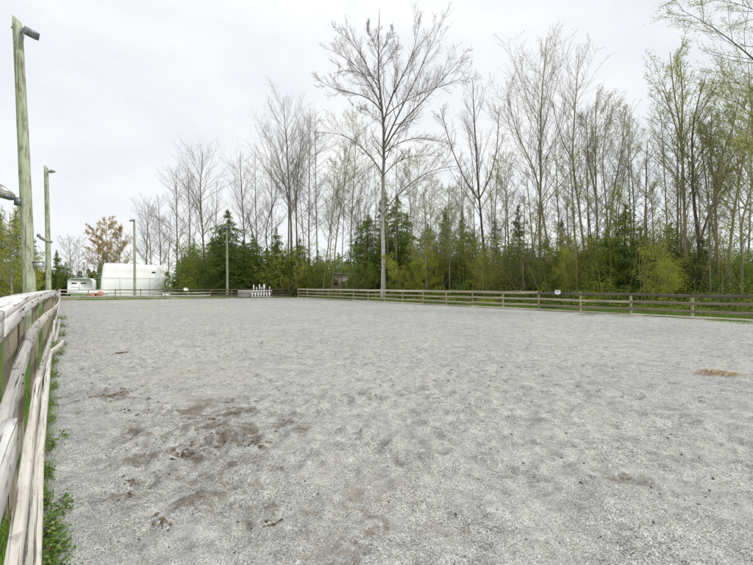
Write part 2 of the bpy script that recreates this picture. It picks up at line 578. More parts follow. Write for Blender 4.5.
soil = np.zeros(len(gx)); sand = np.zeros(len(gx))
for (a, b, r_, s_, d_) in SOIL:
    c = gp(a, b); soil = np.maximum(soil, s_ * np.exp(-(((gx - c[0] + wgx * r_ * 3) ** 2 + (gy - c[1] + wgy * r_ * 3) ** 2) / r_ ** 2) ** .8))
for (a, b, r_, s_) in SAND:
    c = gp(a, b); sand = np.maximum(sand, s_ * np.exp(-((gx - c[0]) ** 2 + (gy - c[1]) ** 2) / r_ ** 2))
# a sandy margin under the far and right fences
dr = (32.4 - .72 * gy - gx) / 1.232
sand = np.maximum(sand, .85 * np.clip(1 - np.abs(dr) / 1.1, 0, 1))
for nm, arr in (('soil', soil), ('sand', sand)):
    at = arena.data.attributes.new(nm, 'FLOAT', 'POINT'); at.data.foreach_set('value', arr.astype(np.float32))
tag(arena, kind='structure')

# grass land all round, out to the horizon
corners = [A0, C0, D0, E0]
loop = []
for i in range(4):
    p, q = corners[i], corners[(i + 1) % 4]
    for t in np.arange(24) / 24: loop.append(p * (1 - t) + q * t)
loop = np.array(loop); cen = loop.mean(0)
rings = []
offs = [-.25, .0, .3, 1, 2.5, 6, 14, 30, 60, 150, 500, 2500]
for o_ in offs:
    dv = norm(loop - cen)
    rings.append(loop + dv * o_)
rv = np.array(rings)
zz = np.zeros(rv.shape[:2])
zz[0] = -.12; zz[1] = -.024
for k_ in range(2, len(offs)):
    zz[k_] = (vnoise(rv[k_, :, 0], rv[k_, :, 1], .2, 5) - .5) * .08 * (offs[k_] < 40)
k_ = len(loop); rI = np.arange(len(offs) * k_).reshape(len(offs), k_)
nx = np.roll(rI, -1, 1)
mb = MB(); mb.add(np.concatenate([rv, zz[..., None]], -1), np.stack([rI[:-1], rI[1:], nx[1:], nx[:-1]], -1).reshape(-1, 4))
ground = mb.build('ground', M['ground'], smooth=True)
tag(ground, kind='structure')


def interp_h(x, y):
    return height(np.asarray(x, float), np.asarray(y, float))


# loose stones lying on the gravel close to the camera
def pebbles(n, zmin, zmax, s0, s1, name, mat, label, r, sq=.6):
    Z = zmin + (zmax - zmin) * r.random(n) ** 1.0
    X = (r.random(n) * 2 - 1) * Z * .95
    ok = (X * NV[0] + Z * NV[1]) > 0.05
    X, Z = X[ok], Z[ok]; n = len(X)
    h = interp_h(X, Z)
    base = np.array([[1, 0, 0], [.5, .87, 0], [-.5, .87, 0], [-1, 0, 0], [-.5, -.87, 0], [.5, -.87, 0], [0, 0, 1], [.4, .1, .85]])
    base[:6] *= r.uniform(.75, 1.1, (6, 1))
    s = r.uniform(s0, s1, n)
    an = r.uniform(0, 6.28, n)
    V = base[None] * r.uniform(.7, 1.25, (n, 8, 1)) * s[:, None, None] * np.array([1, .8, sq])
    ca, sn = np.cos(an)[:, None], np.sin(an)[:, None]
    V = np.stack([V[..., 0] * ca - V[..., 1] * sn, V[..., 0] * sn + V[..., 1] * ca, V[..., 2]], -1)
    V += np.stack([X, Z, h + .0005], 1)[:, None, :]
    T = np.array([[0, 1, 7], [1, 2, 6], [2, 3, 6], [3, 4, 6], [4, 5, 6], [5, 0, 7], [1, 6, 7], [5, 7, 6]])
    F3 = (T[None] + (np.arange(n) * 8)[:, None, None]).reshape(-1, 3)
    m = MB(); m.add(V, None, F3)
    o = m.build(name, mat)
    tag(o, label, 'gravel', kind='stuff')
    return o


r1 = np.random.default_rng(5)
pebbles(46000, 2.2, 5.5, .002, .0055, 'gravel', M['stone'], 'loose grey gravel stones scattered over the arena surface', r1)
pebbles(900, 2.6, 20, .006, .02, 'soil_clods', M['clod'], 'dark brown clods of soil scattered over the grey gravel', r1, .5)
pebbles(5200, 6, 45, .012, .042, 'gravel_lumps', M['lump'], 'small trodden lumps of grey gravel over the far arena', r1, .35)

# manure and earth lumps in the trodden patches
mb = MB()
lr = np.random.default_rng(12)
LP = [(118, 394, .28, 26), (108, 397, .15, 10), (215, 430, .3, 12), (245, 442, .2, 14), (183, 452, .15, 10), (130, 492, .05, 8), (128, 497, .05, 6),
      (155, 521, .03, 5), (163, 530, .03, 5), (208, 515, .07, 9), (270, 525, .04, 7), (132, 482, .04, 4), (100, 392, .2, 6), (150, 405, .3, 6)]
cx, cy_ = [], []
for (a, b, r_, n_) in LP:
    c = gp(a, b); n_ = int(n_ * 7); q = c + lr.normal(size=(n_, 2)) * r_ * lr.uniform(.2, 1.25, (n_, 1))
    cx += list(q[:, 0]); cy_ += list(q[:, 1])
cx, cy_ = np.array(cx), np.array(cy_)
hh = interp_h(cx, cy_)
for x, y, z in zip(cx, cy_, hh):
    s_ = (.004 + .019 * lr.random() ** 3.2) * (1.35 if y > 4 else .8)
    k = 7; th = np.linspace(0, 2 * math.pi, k, endpoint=False)
    ex_ = lr.uniform(.6, 1.5)
    V = [[x + s_ * ex_ * lr.uniform(.6, 1.4) * math.cos(t), y + s_ * lr.uniform(.6, 1.3) * math.sin(t), z - .003] for t in th]
    V += [[x + .6 * s_ * ex_ * lr.uniform(.6, 1.2) * math.cos(t + .3), y + .6 * s_ * lr.uniform(.6, 1.2) * math.sin(t + .3), z + s_ * lr.uniform(.2, .65)] for t in th]
    V += [[x, y, z + s_ * .6]]
    q = [[i, (i + 1) % k, k + (i + 1) % k, k + i] for i in range(k)]
    t3 = [[k + i, k + (i + 1) % k, 2 * k] for i in range(k)]
    mb.add(V, q, t3)
tag(mb.build('dung', M['dung']), 'dark crumbled dung and soil lumps on the trodden gravel', 'dung', kind='stuff')

# a heap of wood chips on the right
c = gp(718, 373.5)
hr2 = np.random.default_rng(8)
n = 900
q = np.clip(hr2.normal(size=(n, 2)) * .45, -1, 1) * np.array([.42, .36])
zc = interp_h(c[0] + q[:, 0], c[1] + q[:, 1]) + .004 + .08 * np.exp(-(q[:, 0] / .28) ** 2 - (q[:, 1] / .2) ** 2) * hr2.random(n)
mb = MB(); P = np.stack([c[0] + q[:, 0], c[1] + q[:, 1], zc], 1)
mb.leaves(P, hr2.uniform(.025, .06, n), .4, hr2, .8)
tag(mb.build('wood_chip_pile', M['chip']), 'low pile of pale tan wood chips lying on the gravel at right', 'wood chips')

# stick
c = gp(122, 353); mb = MB()
z = float(interp_h([c[0]], [c[1]])[0])
mb.tube([[c[0] - .15, c[1] - .03, z + .02], [c[0], c[1], z + .03], [c[0] + .14, c[1] + .05, z + .035]], [.018, .022, .014], 6)
tag(mb.build('stick', M['brown']), 'short brown piece of wood lying on the gravel at the far left', 'stick')


# ------------------------------------------------------------------ timber
def board(P, wid, hgt, mat, name, parent, r, wob=.004, taper=None, roll=0.0, side=None):
    """a sawn board swept along P (n,3): wid across, hgt upright; slightly uneven, with a chamfer"""
    P = np.asarray(P, float)
    L = np.concatenate([[0], np.cumsum(np.linalg.norm(np.diff(P, axis=0), axis=1))])
    n = max(len(P), int(L[-1] / .12) + 2)
    s = np.linspace(0, L[-1], n)
    Pc = np.stack([np.interp(s, L, P[:, i]) for i in range(3)], 1)
    T = norm(np.gradient(Pc, axis=0))
    U = norm(np.cross(T, np.array([0, 0, 1.0]))); Vv = np.cross(U, T)
    c_, s_ = math.cos(roll), math.sin(roll)
    U, Vv = U * c_ + Vv * s_, Vv * c_ - U * s_
    a, b, ch = wid / 2, hgt / 2, min(wid, hgt) * .13
    sec = np.array([[-a, -b + ch], [-a + ch, -b], [a - ch, -b], [a, -b + ch], [a, b - ch], [a - ch, b], [-a + ch, b], [-a, b - ch]])
    k = len(sec)
    ph = r.uniform(0, 100)
    ring = []
    for j in range(k):
        wn_ = (vnoise(s, np.full(n, j * 3.1 + ph), 1.3) - .5) * 2 * wob + (vnoise(s, np.full(n, j * 3.1 + ph), 6, 9) - .5) * wob
        wv_ = (vnoise(s, np.full(n, j * 2.7 + ph + 50), 1.1) - .5) * 2 * wob
        sc = 1.0 if taper is None else np.interp(s / L[-1], [0, 1], taper)
        ring.append(Pc + U * (sec[j, 0] * sc + wn_)[:, None] + Vv * (sec[j, 1] * sc + wv_)[:, None])
    V = np.stack(ring, 1)
    per = np.concatenate([[0], np.cumsum(np.linalg.norm(np.diff(sec, axis=0), axis=1))]) + ph * .37
    uv = np.stack(np.broadcast_arrays(s[:, None] + ph, per[None, :]), -1)
    ix = np.arange(n * k).reshape(n, k); nxk = np.roll(ix, -1, 1)
    Qs = np.stack([ix[:-1], nxk[:-1], nxk[1:], ix[1:]], -1).reshape(-1, 4)
    m = MB(); m.add(V, Qs, None, uv)
    for kk in (0, n - 1):
        e = ix[kk]
        t = np.array([[e[0], e[j], e[j + 1]] for j in range(1, k - 1)])
        m.T.append(t[:, ::-1] if kk == 0 else t)
    return m.build(name, mat, parent)


def round_post(base, top, r0, r1, mat, name, parent, r, sides=12, cut=0.0):
    base = np.asarray(base, float); top = np.asarray(top, float)
    n = 10
    t = np.linspace(0, 1, n)
    Pc = base[None] * (1 - t[:, None]) + top[None] * t[:, None]
    a = np.arange(sides) / sides * 2 * math.pi
    R = (r0 + (r1 - r0) * t)[:, None] * (1 + (r.random((n, sides)) - .5) * .06)
    V = np.stack([Pc[:, None, 0] + R * np.cos(a), Pc[:, None, 1] + R * np.sin(a), Pc[:, None, 2] + 0 * R], -1)
    V[-1, :, 2] += cut * np.cos(a)
    L = np.linalg.norm(top - base); ph = r.uniform(0, 100)
    uv = np.stack(np.broadcast_arrays((t * L + ph)[:, None], (a * r0)[None, :]), -1)
    ix = np.arange(n * sides).reshape(n, sides); nxk = np.roll(ix, -1, 1)
    m = MB(); m.add(V, np.stack([ix[:-1], nxk[:-1], nxk[1:], ix[1:]], -1).reshape(-1, 4), None, uv)
    e = ix[-1]
    m.T.append(np.array([[e[0], e[j], e[j + 1]] for j in range(1, sides - 1)]))
    return m.build(name, mat, parent)


fr = np.random.default_rng(31)
# --- the fence along the left: sags and wanders
lf = empty('wooden_fence', tuple(left_pt(0, 0)))
lf_inv = -left_pt(0, 0)
def LF(s, off, z): return left_pt(s, off, z) + lf_inv
def wander(s): return float(np.interp(s, [0, 2, 3.7, 5.4, 8, 11.6, 16, 22, 30, 63], [-.02, -.02, -.03, -.045, -.03, .01, -.02, 0, .03, 0]))
post_s = [-2.5, .3, 3.0, 4.05, 5.3, 8.2, 11.0, 13.6] + [13.6 + 3.0 * i for i in range(1, 17)] + [62.5]
for s in post_s:
    o_ = wander(s) - .02
    near_ = s < 14
    ht = 1.57 if s < 14 else 1.35
    w_ = .044 if s < 14 else .055
    tp = LF(s + fr.normal() * .02, o_ - .10 - fr.uniform(.0, .03), ht)
    bt = LF(s + .03, o_ - .13 + fr.uniform(-.06, .04), -.15)
    round_post(bt, tp, w_ * 1.12, w_, M['wood_post'] if s > 1 else M['wood_postdark'], 'post', lf, fr)


def lrail(s0, s1, zf, w, h, mat, name='rail', off=0.0, wob=.004, sag=.02, roll=0.0):
    ss = np.linspace(s0, s1, max(4, int((s1 - s0) / .5)))
    P = [LF(s, wander(s) + off, (zf(s) if callable(zf) else zf) - sag * math.sin((s - s0) / (s1 - s0) * math.pi)) for s in ss]
    return board(P, w, h, mat, name, lf, fr, wob, roll=roll)


def ztop(s): return float(np.interp(s, [0, 1.8, 2.3, 3.6, 8, 13, 15.8, 22], [1.60, 1.60, 1.612, 1.628, 1.62, 1.60, 1.57, 1.36]))
def z2(s): return float(np.interp(s, [0, 1.8, 2.4, 3.3, 4.4, 8, 15.8, 22], [1.08, 1.10, 1.14, 1.21, 1.27, 1.25, 1.07, .95]))
def z3(s): return float(np.interp(s, [0, 1.5, 2.2, 3.9, 5.5, 10, 15.8, 22], [.36, .38, .43, .60, .68, .70, .62, .56]))
# flat cap boards and the face boards under them
for a, b in ((-2.5, 2.1), (2.11, 5.0), (5.01, 10.4), (10.41, 15.8)):
    lrail(a, b, lambda s: ztop(s) - .017, .14, .034, M['wood_white'], 'cap_board', -.073, .002, .004)
    lrail(a + .02, b - .01, lambda s: ztop(s) - .073, .036, .077, M['wood_white'], 'rail', -.022, .002, .004)
lrail(.9, 6.0, z2, .042, .12, M['wood_grey'], 'rail', -.022, .004, .0)
lrail(-2.5, 1.72, 1.225, .036, .13, M['wood_white'], 'rail', .04, .003, .0)
lrail(6.01, 10.4, z2, .038, .11, M['wood_bleached'], 'rail', -.02, .004, .01)
lrail(10.41, 15.8, z2, .038, .11, M['wood_grey'], 'rail', -.02, .004, .01)
lrail(-1.0, 5.6, z3, .052, .18, M['wood_bleached'], 'rail', -.00, .004, .0)
lrail(5.61, 10.4, z3, .045, .13, M['wood_grey'], 'rail', -.01, .004, .01)
lrail(10.41, 15.8, z3, .045, .13, M['wood_bleached'], 'rail', -.01, .004, .01)
s = 15.8
while s < 62:
    e = min(s + 6.0, 62.5)
    for zf in (lambda q: ztop(q) - .05, lambda q: z2(q) - .03, z3):
        lrail(s + .01, e, zf, .038, .14, M['wood_grey'] if fr.random() < .5 else M['wood_bleached'], 'rail', fr.normal() * .01, .004, .03 * fr.random())
    s = e
for s in post_s[1:8]:
    for zf, d in ((ztop, -.073), (z2, 0), (z3, 0)):
        for k_ in (-.022, .022):
            p = LF(s + k_ * .6 + .02, wander(s) + .003, zf(s) + d + k_)
            m = MB(); m.tube([p - np.append(NV, 0) * .004, p + np.append(NV, 0) * .004], [.0055, .0055], 6)
            m.build('nail', M['clod'], lf)
tag(lf, 'weathered white wooden rail fence with flat cap board running along the left side', 'fence')

# timber curb on the ground at its foot, its far end bent into the arena
cb = empty('ground_timber', tuple(left_pt(3, .06)))
P = []
for s in np.linspace(-1, 12.3, 30):
    off = float(np.interp(s, [0, 3, 5, 7.4, 12.5], [.025, .02, -.02, -.04, -.08]))
    P.append(left_pt(s, off, .085) - left_pt(3, .06))
for s, o_ in ((12.9, -.04), (13.5, .04), (14.3, .13), (14.9, .17)): P.append(left_pt(s, o_, .085) - left_pt(3, .06))
board(P, .075, .17, M['wood_bleached'], 'timber', cb, fr, .005, taper=(1, .9))
tag(cb, 'bleached timber along the foot of the white fence, far end bent inwards', 'timber')
cb2 = board([left_pt(15.6, -.02, .06), left_pt(18.5, .04, .16), left_pt(22.5, .06, .24)], .08, .12, M['wood_grey'], 'fallen_rail', None, fr, .006)
tag(cb2, 'short grey fallen rail lying at the fence foot beyond the bent timber', 'rail')

# --- end fence
ef = empty('wooden_fence', (C0[0], C0[1], 0))
ev = D0 - C0; EL = float(np.linalg.norm(ev)); ev = ev / EL; en = np.array([-ev[1], ev[0]])
def EF(t, off, z): return np.array([ev[0] * t + en[0] * off, ev[1] * t + en[1] * off, z])
npost = 11
for i in range(npost):
    t = EL * i / (npost - 1)
    round_post(EF(t, .08, -.1), EF(t + fr.normal() * .02, .08, 1.24 + fr.uniform(-.03, .06)), .065, .06, M['wood_post'] if i % 2 else M['wood_postdark'], 'post', ef, fr, 8)
for i in range(0, npost - 1, 2):
    t0, t1 = EL * i / (npost - 1), EL * min(i + 2, npost - 1) / (npost - 1) - .02
    mt = M['wood_grey'] if i < 6 else M['wood_dark']
    board([EF(t0, 0, 1.22), EF((t0 + t1) / 2, 0, 1.20), EF(t1, 0, 1.22)], .04, .12, M['wood_dark'] if i > 1 else M['wood_grey'], 'rail', ef, fr)
    board([EF(t0, 0, .80), EF((t0 + t1) / 2, 0, .77), EF(t1, 0, .80)], .04, .13, mt, 'rail', ef, fr)
    board([EF(t0, 0, .40), EF((t0 + t1) / 2, 0, .38), EF(t1, 0, .40)], .04, .22, mt, 'rail', ef, fr)
    board([EF(t0, .0, .10), EF(t1, 0, .10)], .05, .2, M['wood_tan'], 'kickboard', ef, fr)
tag(ef, 'low grey wooden rail fence across the far end in front of the white covered shed', 'fence')

# --- right fence: posts read off the photograph, 3 m apart
rd = np.array([-.72, 1.0]); rd /= np.linalg.norm(rd); rn = np.array([rd[1], -rd[0]])
rf = empty('wooden_fence', (right_x(63.0), 63.0, 0))
def RF(Z, off, z):
    p = np.array([right_x(Z), Z]) + rn * off - np.array([right_x(63.0), 63.0])
    return np.array([p[0], p[1], z])
zs = [4.9 + 2.44 * i for i in range(0, 25)]
zs = [z for z in zs if z < 63.2]
for i, Z in enumerate(zs):
    round_post(RF(Z, .09, -.1), RF(Z, .09, 1.27 + fr.uniform(-.03, .05)), .072, .065, M['wood_tan'] if fr.random() < .65 else M['wood_post'], 'post', rf, fr, 8)
for i in range(0, len(zs) - 1, 2):
    a, b = zs[i], zs[min(i + 2, len(zs) - 1)]
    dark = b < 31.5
    far_ = a > 38
    for lev, zr in enumerate((1.21, .79, .38)):
        j = [fr.normal() * .012 for _ in range(3)]
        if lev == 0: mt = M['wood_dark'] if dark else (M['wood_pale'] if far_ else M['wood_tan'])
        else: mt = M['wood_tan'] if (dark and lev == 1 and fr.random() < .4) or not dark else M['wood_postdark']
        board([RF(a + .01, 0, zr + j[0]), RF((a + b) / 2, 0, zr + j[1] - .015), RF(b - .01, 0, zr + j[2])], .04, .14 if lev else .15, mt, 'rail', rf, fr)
    if not dark:
        board([RF(a + .01, .06, 1.305), RF(b - .01, .06, 1.305)], .13, .035, M['wood_pale'] if far_ else M['wood_tan'], 'cap_board', rf, fr, .003)
    board([RF(a + .01, -.04, .05), RF(b - .01, -.04, .05)], .09, .12, M['wood_pale'] if fr.random() < .5 else M['wood_tan'], 'kickboard', rf, fr)
tag(rf, 'long three rail wooden fence along the right side in front of the woods', 'fence')


# ------------------------------------------------------------------ lamp poles
def rotm(ax, ay, az):
    from mathutils import Euler
    return np.array(Euler((ax, ay, az)).to_matrix())


def floodlight(parent, at, tip, dr, s=1.0, mat='metal', up=(0, 0, 1), thick=1.0):
    """arm from the pole to a shoebox floodlight that points along dr: housing, glass, bracket"""
    at = np.asarray(at, float); tip = np.asarray(tip, float)
    d = norm(np.asarray(dr, float)); sd_ = norm(np.cross(np.asarray(up, float), d)); u_ = np.cross(d, sd_)
    R = np.stack([d, sd_, u_], 1)
    m = MB(); m.tube([at, (at + tip) / 2 + [0, 0, .03 * s], tip], [.02 * s] * 3, 6)
    m.box(at, (.09 * s, .09 * s, .14 * s))
    m.box(tip, (.05 * s, .26 * s, .05 * s), R)
    m.build('bracket', M['metal'], parent)
    h = MB()
    prof = [(0, .10, .13), (.04, .13, .17), (.30, .17, .19), (.42, .19, .17), (.45, .17, .10)]
    V = []
    for (x, w, hh_) in prof:
        hh_ *= thick
        V += [[x, -w, -hh_ * .7], [x, w, -hh_ * .7], [x, w * .86, hh_ * .6], [x, -w * .86, hh_ * .6]]
    V = np.array(V) * s
    q = []
    for i in range(4):
        for j in range(4):
            q.append([i * 4 + j, i * 4 + (j + 1) % 4, i * 4 + 4 + (j + 1) % 4, i * 4 + 4 + j])
    q += [[0, 3, 2, 1], [16, 17, 18, 19]]
    h.add(V @ R.T + tip, np.array(q)[:, ::-1])
    ho = h.build('floodlight', M[mat], parent)
    g = MB(); g.box(tip + R @ np.array([.22 * s, 0, -.13 * s * thick]), (.34 * s, .26 * s, .02 * s), R)
    g.build('lens', M['glass'], ho)
    v = MB(); v.box(tip + R @ np.array([.14 * s, 0, .112 * s * thick]), (.10 * s, .10 * s, .02 * s), R)
    v.build('label_plate', M['white'], ho)
    return ho


def light_pole(px, Z, topx, hgt, label, r0=.178, r1=.122):
    bx = (px - CX) / F * Z
    tx = (topx - CX) / F * Z
    root = empty('light_pole', (bx, Z, 0))
    n = 26; sides = 18
    t = np.linspace(0, 1, n)
    P = np.stack([(tx - bx) * t + .03 * np.sin(t * 3), 0 * t, -.3 + (hgt + .3) * t], 1)
    a = np.arange(sides) / sides * 2 * math.pi
    rr = np.random.default_rng(int(px))
    R = (r0 + (r1 - r0) * t)[:, None] * (1 + (rr.random((n, sides)) - .5) * .03)
    V = np.stack([P[:, None, 0] + R * np.cos(a), P[:, None, 1] + R * np.sin(a), P[:, None, 2] + 0 * R], -1)
    V[-1, :, 2] -= .12 * np.cos(a)
    ix = np.arange(n * sides).reshape(n, sides); nxk = np.roll(ix, -1, 1)
    m = MB(); m.add(V, np.stack([ix[:-1], nxk[:-1], nxk[1:], ix[1:]], -1).reshape(-1, 4))
    m.T.append(np.array([[ix[-1][0], ix[-1][j], ix[-1][j + 1]] for j in range(1, sides - 1)]))
    m.build('pole', M['pole'], root, smooth=True)
    tag(root, label, 'light pole', 'green wooden light poles around the arena')
    return root, tx - bx


p1, tdx = light_pole(31.5, 13, 17, 9.98, 'thickest green wooden light pole at the left edge with several floodlights')
floodlight(p1, (tdx + .12, -.02, 9.60), (tdx + .34, -.05, 9.62), (.80, -.30, -.50), .92)
m = MB(); m.tube([(tdx + .13, -.05, 9.55), (tdx + .15, -.06, 9.25), (tdx + .24, -.06, 9.25), (tdx + .27, -.06, 9.50)], [.011] * 4, 6)
m.build('conduit', M['metal_pale'], p1)
m = MB(); m.box((tdx - .14, 0, 9.74), (.07, .05, .05)); m.build('hook', M['metal_pale'], p1)
# lower lamp reaching out to the left
floodlight(p1, (-.30, -.12, 4.30), (-.48, -.2, 4.42), (-.80, -.1, .58), 1.75, 'metal_tan', thick=.55)
floodlight(p1, (.14, .10, 3.28), (.17, .14, 3.24), (.85, .2, -.5), .7, 'metal_tan', thick=.5)
m = MB(); m.box((.20, .05, 2.36), (.20, .18, .16)); m.box((.20, .05, 2.46), (.24, .22, .03)); m.build('junction_box', M['metal_pale'], p1)
p2, tdx = light_pole(48.8, 29, 46, 9.95, 'second green wooden light pole beside the left fence, floodlight on its top')
floodlight(p2, (tdx + .1, 0, 9.5), (tdx + .26, -.03, 9.6), (.9, -.2, .15), .8, 'metal_tan', thick=.7)
p3, tdx = light_pole(134.8, 54.2, 134.2, 10.3, 'green wooden light pole in front of the white covered shed')
floodlight(p3, (tdx, -.1, 10.1), (tdx + .06, -.2, 10.25), (.4, -.8, -.3), .9)
floodlight(p3, (tdx, -.1, 10.1), (tdx - .12, -.2, 10.2), (-.4, -.8, -.3), .8)
p4, tdx = light_pole(227.3, 59.6, 226.7, 9.8, 'pale green light pole at the far end in front of the dark cedar')
floodlight(p4, (tdx, -.1, 9.8), (tdx, -.15, 10.0), (.5, -.8, -.2), 1.2)
floodlight(p4, (tdx, -.1, 9.8), (tdx - .1, -.15, 9.95), (-.6, -.8, -.2), 1.1)

# ------------------------------------------------------------------ beyond the end fence
# covered shed
Zs = 69.0
def wx(px, Z): return (px - CX) / F * Z
x0, x1 = wx(101.5, Zs), wx(167, Zs)
sh = empty('covered_shed', ((x0 + x1) / 2, Zs, 0), .48)
Wd = (x1 - x0) / 2 / 1.154; Hs = H0 + (CY - 264.3) / F * Zs
nu = 60
prof = [(0, 1.0, 0), (1.6, .992, .04), (3.05, .975, .10), (3.10, .972, .16), (4.3, .945, .30), (Hs - .18, .905, .50), (Hs - .03, .88, .75)]
dep = 6.5
V = []; per = []
peri = []
for i in range(nu):
    u = i / nu * 4
    k_, f_ = int(u), u - int(u)
    pts = [(-1, -1), (1, -1), (1, 1), (-1, 1)]
    a_, b_ = pts[k_], pts[(k_ + 1) % 4]
    peri.append((a_[0] * (1 - f_) + b_[0] * f_, a_[1] * (1 - f_) + b_[1] * f_))
sr = np.random.default_rng(4)
bul = sr.normal(size=nu) * .03
for (z, sc, ins) in prof:
    for i, (u, v) in enumerate(peri):
        fold = .10 * math.cos(u * Wd * 2 * math.pi / 2.3) * (abs(v) > .95) if z < Hs - .1 else 0
        V.append([u * Wd * sc, v * (dep / 2 - ins * .5) + fold * (-1 if v < 0 else 1) * .6 + dep / 2, z + (.15 * (-u) if z > 5 else 0) + bul[i]])
V = np.array(V); nl = len(prof)
V[:nu, 2] = 0
ix = np.arange(nl * nu).reshape(nl, nu); nxk = np.roll(ix, -1, 1)
m = MB(); m.add(V, np.stack([ix[:-1], nxk[:-1], nxk[1:], ix[1:]], -1).reshape(-1, 4))
ci = m.n; m.add([[0, dep / 2, Hs + .15]]); e = ix[-1]
m.T.append(np.array([[e[j], e[(j + 1) % nu], ci] for j in range(nu)]))
m.build('cover', M['tarp'], sh)
m = MB()
for xx in (-Wd * .42, Wd * .02, Wd * .47):
    m.box((xx, -.09, 1.6), (.05, .05, 3.1))
m.box((0, -.11, 3.07), (Wd * 1.9, .05, .05)); m.build('strap', M['plastic'], sh)
m = MB(); m.box(((wx(154, Zs) - (x0 + x1) / 2) / 1.154, .12, H0 + (CY - 272) / F * Zs), (.55, .18, .2)); m.build('vent', M['black'], sh)
tag(sh, 'large shed wrapped in white sheeting behind the end fence', 'shed')

# trailer
Zt = 63.0
tx0, tx1 = wx(65.3, Zt), wx(91.5, Zt)
tr = empty('trailer', ((tx0 + tx1) / 2 + .25, Zt, 0), .48)
w = (tx1 - tx0) / 2 / 1.25; zt = H0 + (CY - 278.3) / F * Zt
def rbox(w, y0, y1, z0, z1, rad, name, mat, parent, k=5):
    sec = []
    for (cx_, cz_, a0) in ((w - rad, z1 - rad, 0), (-w + rad, z1 - rad, 90), ):
        for j in range(k + 1):
            t = math.radians(a0 + 90 * j / k); sec.append((cx_ + rad * math.cos(t), cz_ + rad * math.sin(t)))
    sec += [(-w, z0), (w, z0)]
    ys = [(y0, .975), (y0 + .06, 1), (y1 - .06, 1), (y1, .975)]
    V = [[x * s_, y, z0 + (z - z0) * (.5 + .5 * s_)] for (y, s_) in ys for (x, z) in sec]
    n_ = len(sec); ix = np.arange(4 * n_).reshape(4, n_); nxk = np.roll(ix, -1, 1)
    m = MB(); m.add(V, np.stack([ix[:-1], ix[1:], nxk[1:], nxk[:-1]], -1).reshape(-1, 4)[:, ::-1])
    for kk in (0, 3):
        e = ix[kk]; t = np.array([[e[0], e[j], e[j + 1]] for j in range(1, n_ - 1)]); m.T.append(t if kk == 0 else t[:, ::-1])
    return m.build(name, mat, parent)
rbox(w, 0, 4.2, .55, zt, .55, 'body', M['white'], tr)
m = MB()
m.box((-w * .45, -.02, 2.12), (.62, .06, .17)); m.build('window', M['black'], tr)
m = MB(); m.box((w * .25, -.02, 2.12), (.62, .06, .17)); m.build('window', M['black'], tr)
m = MB(); m.box((-.1, -.02, 1.25), (.04, .04, 1.1)); m.box((-w * .42, -.02, 1.5), (.9, .03, .05)); m.build('door_seam', M['metal'], tr)
m = MB(); m.box((.8, -.3, .75), (w * 2 + 1.0, .5, .5)); m.build('hitch_skirt', M['white'], tr)
for sx_ in (-1, 1):
    m = MB(); m.tube([(sx_ * (w - .02), 2.4, .36), (sx_ * (w + .2), 2.4, .36)], [.36, .36], 16); m.build('wheel', M['black'], tr)
tag(tr, 'small white trailer with two narrow dark windows left of the covered shed', 'trailer')

# pipe frame behind the trailer
Zn = 70.0
nf = empty('pipe_frame', (wx(80, Zn), Zn, 0))
ox = wx(80, Zn)
for px_ in (65.3, 84.0, 102.5):
    m = MB(); x = wx(px_, Zn) - ox; m.tube([(x, 0, 0), (x, 0, H0 + (CY - 262) / F * Zn)], [.07, .07], 8); m.build('upright', M['metal_pale'], nf)
for yy, lo, hi in ((262.5, 65.3, 102.5), (267, 65.3, 102.5), (278.5, 92, 102.5)):
    z = H0 + (CY - yy) / F * Zn
    m = MB(); m.tube([(wx(lo, Zn) - ox, 0, z), (wx(hi, Zn) - ox, 0, z)], [.035, .035], 6); m.build('crossbar', M['metal_pale'], nf)
for px_ in (77, 94):
    m = MB(); x = wx(px_, Zn) - ox; m.tube([(x, 0, 0), (x, 0, H0 + (CY - 262) / F * Zn)], [.03, .03], 6); m.build('upright', M['metal_tan'], nf)
tag(nf, 'tall thin pale pipe frame standing behind the white trailer', 'frame')

# orange barrier pieces and a white boat hull seen between trailer and shed
for k_, (px_, w_, y_) in enumerate(((100.5, .7, 292.0), (92, .6, 293.6))):
    Zo = 61.0
    m = MB(); x = wx(px_, Zo); z = H0 + (CY - y_) / F * Zo
    m.box((x, Zo, z * .5), (w_, .25, z)); m.box((x, Zo, z + .02), (w_ * .7, .12, .14)); m.box((x, Zo, .05), (w_ * 1.1, .5, .1))
    tag(m.build('barrier', M['orange'] if k_ == 0 else M['orange']), ('orange red plastic barrier in front of the covered shed', 'small orange barrier below the white trailer')[k_], 'barrier')
m = MB(); x = wx(99, 66); th = np.linspace(0, math.pi, 9)
V = [[x + .9 * math.cos(t), 66 + dy, .45 + .55 * math.sin(t) ** .7] for dy in (0, .9) for t in th]
n_ = 9; m.add(V, [[i, i + 1, n_ + i + 1, n_ + i] for i in range(n_ - 1)], [[0, i + 1, i] for i in range(1, n_ - 1)] + [[n_, n_ + i, n_ + i + 1] for i in range(1, n_ - 1)])
m.box((x, 66.45, .24), (1.6, .8, .4))
tag(m.build('covered_load', M['white']), 'low white covered heap between the trailer and the shed', 'cover')

